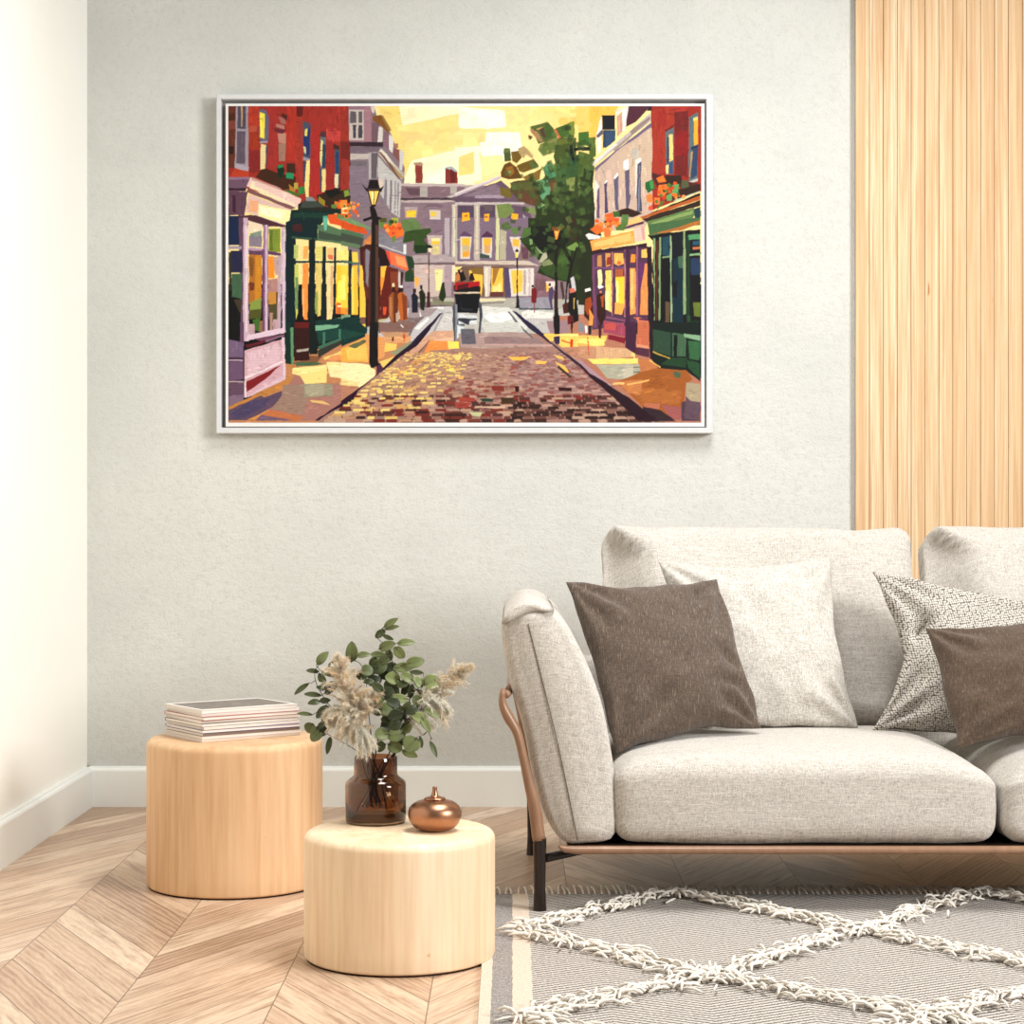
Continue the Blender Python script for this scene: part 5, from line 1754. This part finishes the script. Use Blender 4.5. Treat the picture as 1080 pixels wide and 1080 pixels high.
for b, path in BR.items():
    dy = BRDY[b]
    pts = [BP(x, y, stem_dy(y, dy)) for x, y in path]
    for q in pts:                                            # keep the stem inside the glass
        if q.z < H2 + .17: q.y = VY + dy * .6 + (.02 if b % 2 else -.02) * ((q.z - H2) < .1) * (1 if q.z < H2 + .07 else 0)
        if q.z < H2 + .016: q.z = H2 + .016
        if q.z < H2 + .1: q.x = VX + max(-.054, min(.054, q.x - VX))
        elif q.z < H2 + .155: q.x = VX + max(-.036, min(.036, q.x - VX))
    cp = [Vector(p) for p in crom([tuple(p) for p in pts], 60, False)]
    t = thing('eucalyptus_branch', BLAB[b], 'branch', cp[0], 'eucalyptus branches in the vase')
    m = MB(); m.tube(cp, [(.0017 if i < 30 else .0012) * (1 - .4 * i / 60) for i in range(len(cp))], 6)
    lm = MB(); cols = []
    for (x, y, L, W_, ang, tone, br) in LEAVES:
        if br != b: continue
        L *= 1.08 / (5.143 * 451); W_ *= 1.10 / (5.143 * 451)
        c = BP(x, y, dy + rl.uniform(-.025, .025)); a = math.radians(ang)
        d = Vector((math.cos(a), rl.uniform(-.25, .25), math.sin(a)))
        near = min(cp[15:], key=lambda q: (q - (c - d * L * .5)).length); near2 = min(cp[15:], key=lambda q: (q - (c + d * L * .5)).length)
        if (near2 - (c + d * L * .5)).length < (near - (c - d * L * .5)).length: d = -d; near = near2
        base = c - d * L * .5
        asp = W_ / L
        nrm = Vector((rl.uniform(-.25, .25), -1, rl.uniform(.1, .7)))
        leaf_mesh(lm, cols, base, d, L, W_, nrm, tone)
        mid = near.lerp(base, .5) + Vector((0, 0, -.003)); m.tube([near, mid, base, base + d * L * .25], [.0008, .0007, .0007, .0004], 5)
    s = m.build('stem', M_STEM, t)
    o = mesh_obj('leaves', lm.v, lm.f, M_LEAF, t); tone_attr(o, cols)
    sm = o.modifiers.new('thickness', 'SOLIDIFY'); sm.thickness = .0006
def plume(label, axis, dy, spread, clumps, fil, length, seed, droop, tint, stem):
    r_ = random.Random(seed)
    pts = [BP(x, y, dy) for x, y in axis]; cp = [Vector(p) for p in crom([tuple(p) for p in pts], 40, False)]
    V = []; Fc = []; cols = []
    def filament(p, d, L, w0, colr, sag):
        a = d.orthogonal().normalized(); a = (Matrix.Rotation(r_.uniform(0, 6.28), 3, d) @ a)
        b = d.cross(a).normalized(); n0 = len(V); q = Vector(p); dd = Vector(d)
        for i in range(4):
            ww = w0 * (1 - i / 3.3)
            for k in range(3):
                an = 2.094 * k; V.append(q + a * ww * math.cos(an) + b * ww * math.sin(an))
                sh = .94 + .06 * i / 3; cols.append((colr[0] * sh, colr[1] * sh, colr[2] * sh, 1))
            dd = (dd + Vector((0, 0, -sag))).normalized(); q = q + dd * L / 3
        for i in range(3):
            for k in range(3):
                k2 = (k + 1) % 3; Fc.append((n0 + i * 3 + k, n0 + i * 3 + k2, n0 + i * 3 + 3 + k2, n0 + i * 3 + 3 + k))
    for c in range(clumps):
        t = c / clumps; i = min(len(cp) - 2, int(t * (len(cp) - 1))); p0 = cp[i]; tan = (cp[i + 1] - cp[i]).normalized()
        env = math.sin(math.pi * min(1, t * .92 + .12)) ** .7
        th = r_.uniform(0, 6.28); side = Matrix.Rotation(th, 3, tan) @ tan.orthogonal().normalized()
        cd = (tan * r_.uniform(.35, .9) + side * r_.uniform(.3, 1.0) * spread).normalized()
        CL = length * env * r_.uniform(.6, 1.1)
        base = Vector((1.0, .82, .56)).lerp(Vector((1.0, .98, .88)), min(1, max(0, tint + r_.uniform(-.5, .4))))
        q = Vector(p0); dd = Vector(cd); steps = 9
        for s in range(steps):
            for f in range(fil):
                fd_ = (dd * r_.uniform(.6, 1.2) + Vector((r_.gauss(0, .5), r_.gauss(0, .5), r_.gauss(0, .5)))).normalized()
                colr = base * r_.uniform(.9, 1.04)
                filament(q + dd * r_.uniform(0, CL / steps), fd_, r_.uniform(.008, .017) * (1.15 - .4 * s / steps), .0006, colr, .12)
            q = q + dd * CL / steps; dd = (dd + Vector((0, 0, -droop * .14))).normalized()
    t = thing('pampas_plume', label, 'dried grass', BP(*stem[0]), 'pampas plumes in the vase')
    o = mesh_obj('plume', V, Fc, M_PAMPAS, t); tone_attr(o, cols)
    sp = [BP(x, y, 0) for x, y in stem]
    for q in sp:
        if q.z < H2 + .016: q.z = H2 + .016
        if q.z < H2 + .1: q.x = VX + max(-.054, min(.054, q.x - VX))
        elif q.z < H2 + .155: q.x = VX + max(-.036, min(.036, q.x - VX))
    sp = sp + [cp[0], cp[10], cp[25]]
    m = MB(); cs = crom([tuple(p) for p in sp], 30, False); m.tube([Vector(p) for p in cs], .0018, 6); m.build('stem', M_CANE, t)
plume('tall pampas plume on the left of the bouquet, pointing up', [(410, 700), (365, 560), (330, 420), (285, 262)], -.03, .8, 95, 10, .072, 1, .6, .5, [(500, 1085), (470, 950), (430, 800)])
plume('drooping pampas plume at the lower left, spreading over the vase rim', [(430, 700), (350, 600), (270, 570), (225, 600)], -.05, .9, 80, 10, .066, 2, 1.3, .6, [(480, 1100), (450, 930), (400, 790)])
plume('short pampas plume in the middle, leaning right behind the leaves', [(430, 740), (410, 600), (440, 500), (520, 460)], -.03, .8, 80, 10, .062, 3, .9, .5, [(520, 1100), (490, 930), (450, 800)])
plume('pampas plume hanging down in front, just left of the vase neck', [(400, 600), (390, 640), (410, 680), (450, 740)], -.07, 1.0, 75, 10, .066, 7, 1.5, .8, [(530, 1090), (480, 930), (430, 790)])
plume('long pampas plume pointing up to the right of the bouquet', [(690, 620), (770, 500), (880, 400), (1015, 320)], .02, .55, 90, 10, .058, 4, .3, .5, [(440, 1085), (520, 920), (600, 790)])
plume('feathery pampas plume drooping below the long right-hand plume', [(680, 640), (750, 540), (820, 510), (880, 560)], .0, .9, 80, 9, .085, 5, 1.4, .95, [(420, 1095), (510, 920), (600, 800)])

# ------------------------------------------------------------------ rug
def m_rug():
    t = NT('rug_weave', .95, .1)
    x, y, z = t.xyz()
    # twill lines that change direction, like the woven ground of the rug
    zig = t.math('PINGPONG', t.math('ADD', x, .6), .20)
    zig2 = t.math('PINGPONG', t.math('ADD', y, .1), .2275)
    v = t.math('ADD', y, t.math('MULTIPLY', zig, .55))
    line = t.math('SINE', t.math('MULTIPLY', v, 2 * math.pi / .0185))
    d1 = t.math('SINE', t.math('MULTIPLY', t.math('ADD', x, t.math('MULTIPLY', y, .6)), 2 * math.pi / .0095))
    n = t.noise(t.co(), 150, 3, .7)
    s = t.math('ADD', t.math('ADD', t.math('MULTIPLY', line, .26), t.math('MULTIPLY', d1, .12)), n)
    f = t.n('ShaderNodeMapRange', i_0=s, i_1=.30, i_2=.62).outputs[0]
    body = t.mix(f, (96, 88, 82), (204, 196, 187))
    wob = t.math('ADD', x, t.math('MULTIPLY', t.math('SUBTRACT', t.noise(t.vec(0.0, y, 0.0), 14, 3), .5), .010))
    spk = t.noise(t.co(), 420, 2, .7)
    grey = t.mix(t.n('ShaderNodeMapRange', i_0=spk, i_1=.42, i_2=.58).outputs[0], (112, 106, 103), (176, 168, 162))
    cream = t.mix(t.n('ShaderNodeMapRange', i_0=spk, i_1=.4, i_2=.6).outputs[0], (200, 180, 160), (222, 206, 188))
    c = t.mix(t.math('GREATER_THAN', wob, .043), cream, body)
    isgrey = t.math('MULTIPLY', t.math('GREATER_THAN', wob, -.043), t.math('LESS_THAN', wob, .001))
    c = t.mix(isgrey, c, grey)
    t.col(c); t.bump(s, .5, .004); return t.m
M_RUG = m_rug(); M_YARN = plain('cream_yarn', (226, 218, 206), .95, .1)
rug = thing('rug', 'grey woven rug with a shaggy cream diamond pattern under the front of the sofa', 'rug', (1.0, 4.0, 0))
RX0, RX1, RY0, RY1 = -.068, 2.75, 2.9, 5.0
m = MB(); m.box((RX0, RY0, .0005), (RX1, RY1, .0065)); o = m.build('woven_ground', M_RUG, rug, smooth=False); bevel(o, .002, 2)
rr_ = random.Random(9)
def yarn(m, p, d, L, r=.0026, lift=.012, n=5):
    side = Vector((-d.y, d.x, 0)) * rr_.uniform(-.5, .5); pts = []
    for i in range(4):
        t = i / 3; pts.append(p + d * L * t + side * L * .5 * t * t + Vector((0, 0, lift * math.sin(math.pi * min(1, t * .8 + .08)))))
    m.tube(pts, [r, r * 1.05, r, r * .75], n)
rows = [4.985, 4.525, 4.07, 3.74, 3.30, 2.95]; hw = .405; x0 = .018
m = MB()
for j in range(len(rows) - 1):
    for k in range(0, 8):
        a = Vector((x0 + hw * k, rows[j], .008)); s = 1 if (k + j) % 2 == 0 else -1
        # lattice nodes lie where k + j is odd
        b = None
        if (k + j) % 2 == 1:
            for dx in (-hw, hw):
                b = Vector((a.x + dx, rows[j + 1], .008))
                if b.x < x0 - .02 or b.x > RX1: continue
                if j + 1 == len(rows) - 1 and False: continue
                L = (b - a).length; cnt = int(L / .0042); wid = .034
                for q in range(cnt):
                    t = (q + rr_.random()) / cnt
                    along = (b - a).normalized(); nr = Vector((-along.y, along.x, 0))
                    p = a.lerp(b, t) + nr * rr_.gauss(0, wid * .55) + Vector((0, 0, rr_.uniform(0, .010)))
                    an = rr_.gauss(0, .55) + (math.pi if rr_.random() < .5 else 0); d = Matrix.Rotation(an, 3, 'Z') @ along
                    yarn(m, p, d, rr_.uniform(.028, .062), rr_.uniform(.0026, .0038), rr_.uniform(.004, .016))
o = m.build('shag_pattern', M_YARN, rug); o['kind'] = 'stuff'
m = MB(); x = RX0 + .004
while x < RX1:
    L = rr_.uniform(.085, .115); cv = rr_.uniform(-.014, .010); lf = rr_.uniform(.002, .007)
    for q in range(2):
        pts = [Vector((x + cv * (t ** 2) + .004 * q * t, RY1 - .006 + L * t, .006 + lf * math.sin(2.6 * t))) for t in (0, .35, .7, 1)]
        m.tube(pts, [.0024, .0022, .002, .0014], 5)
    x += rr_.uniform(.013, .021)
o = m.build('fringe', M_YARN, rug); o['kind'] = 'stuff'
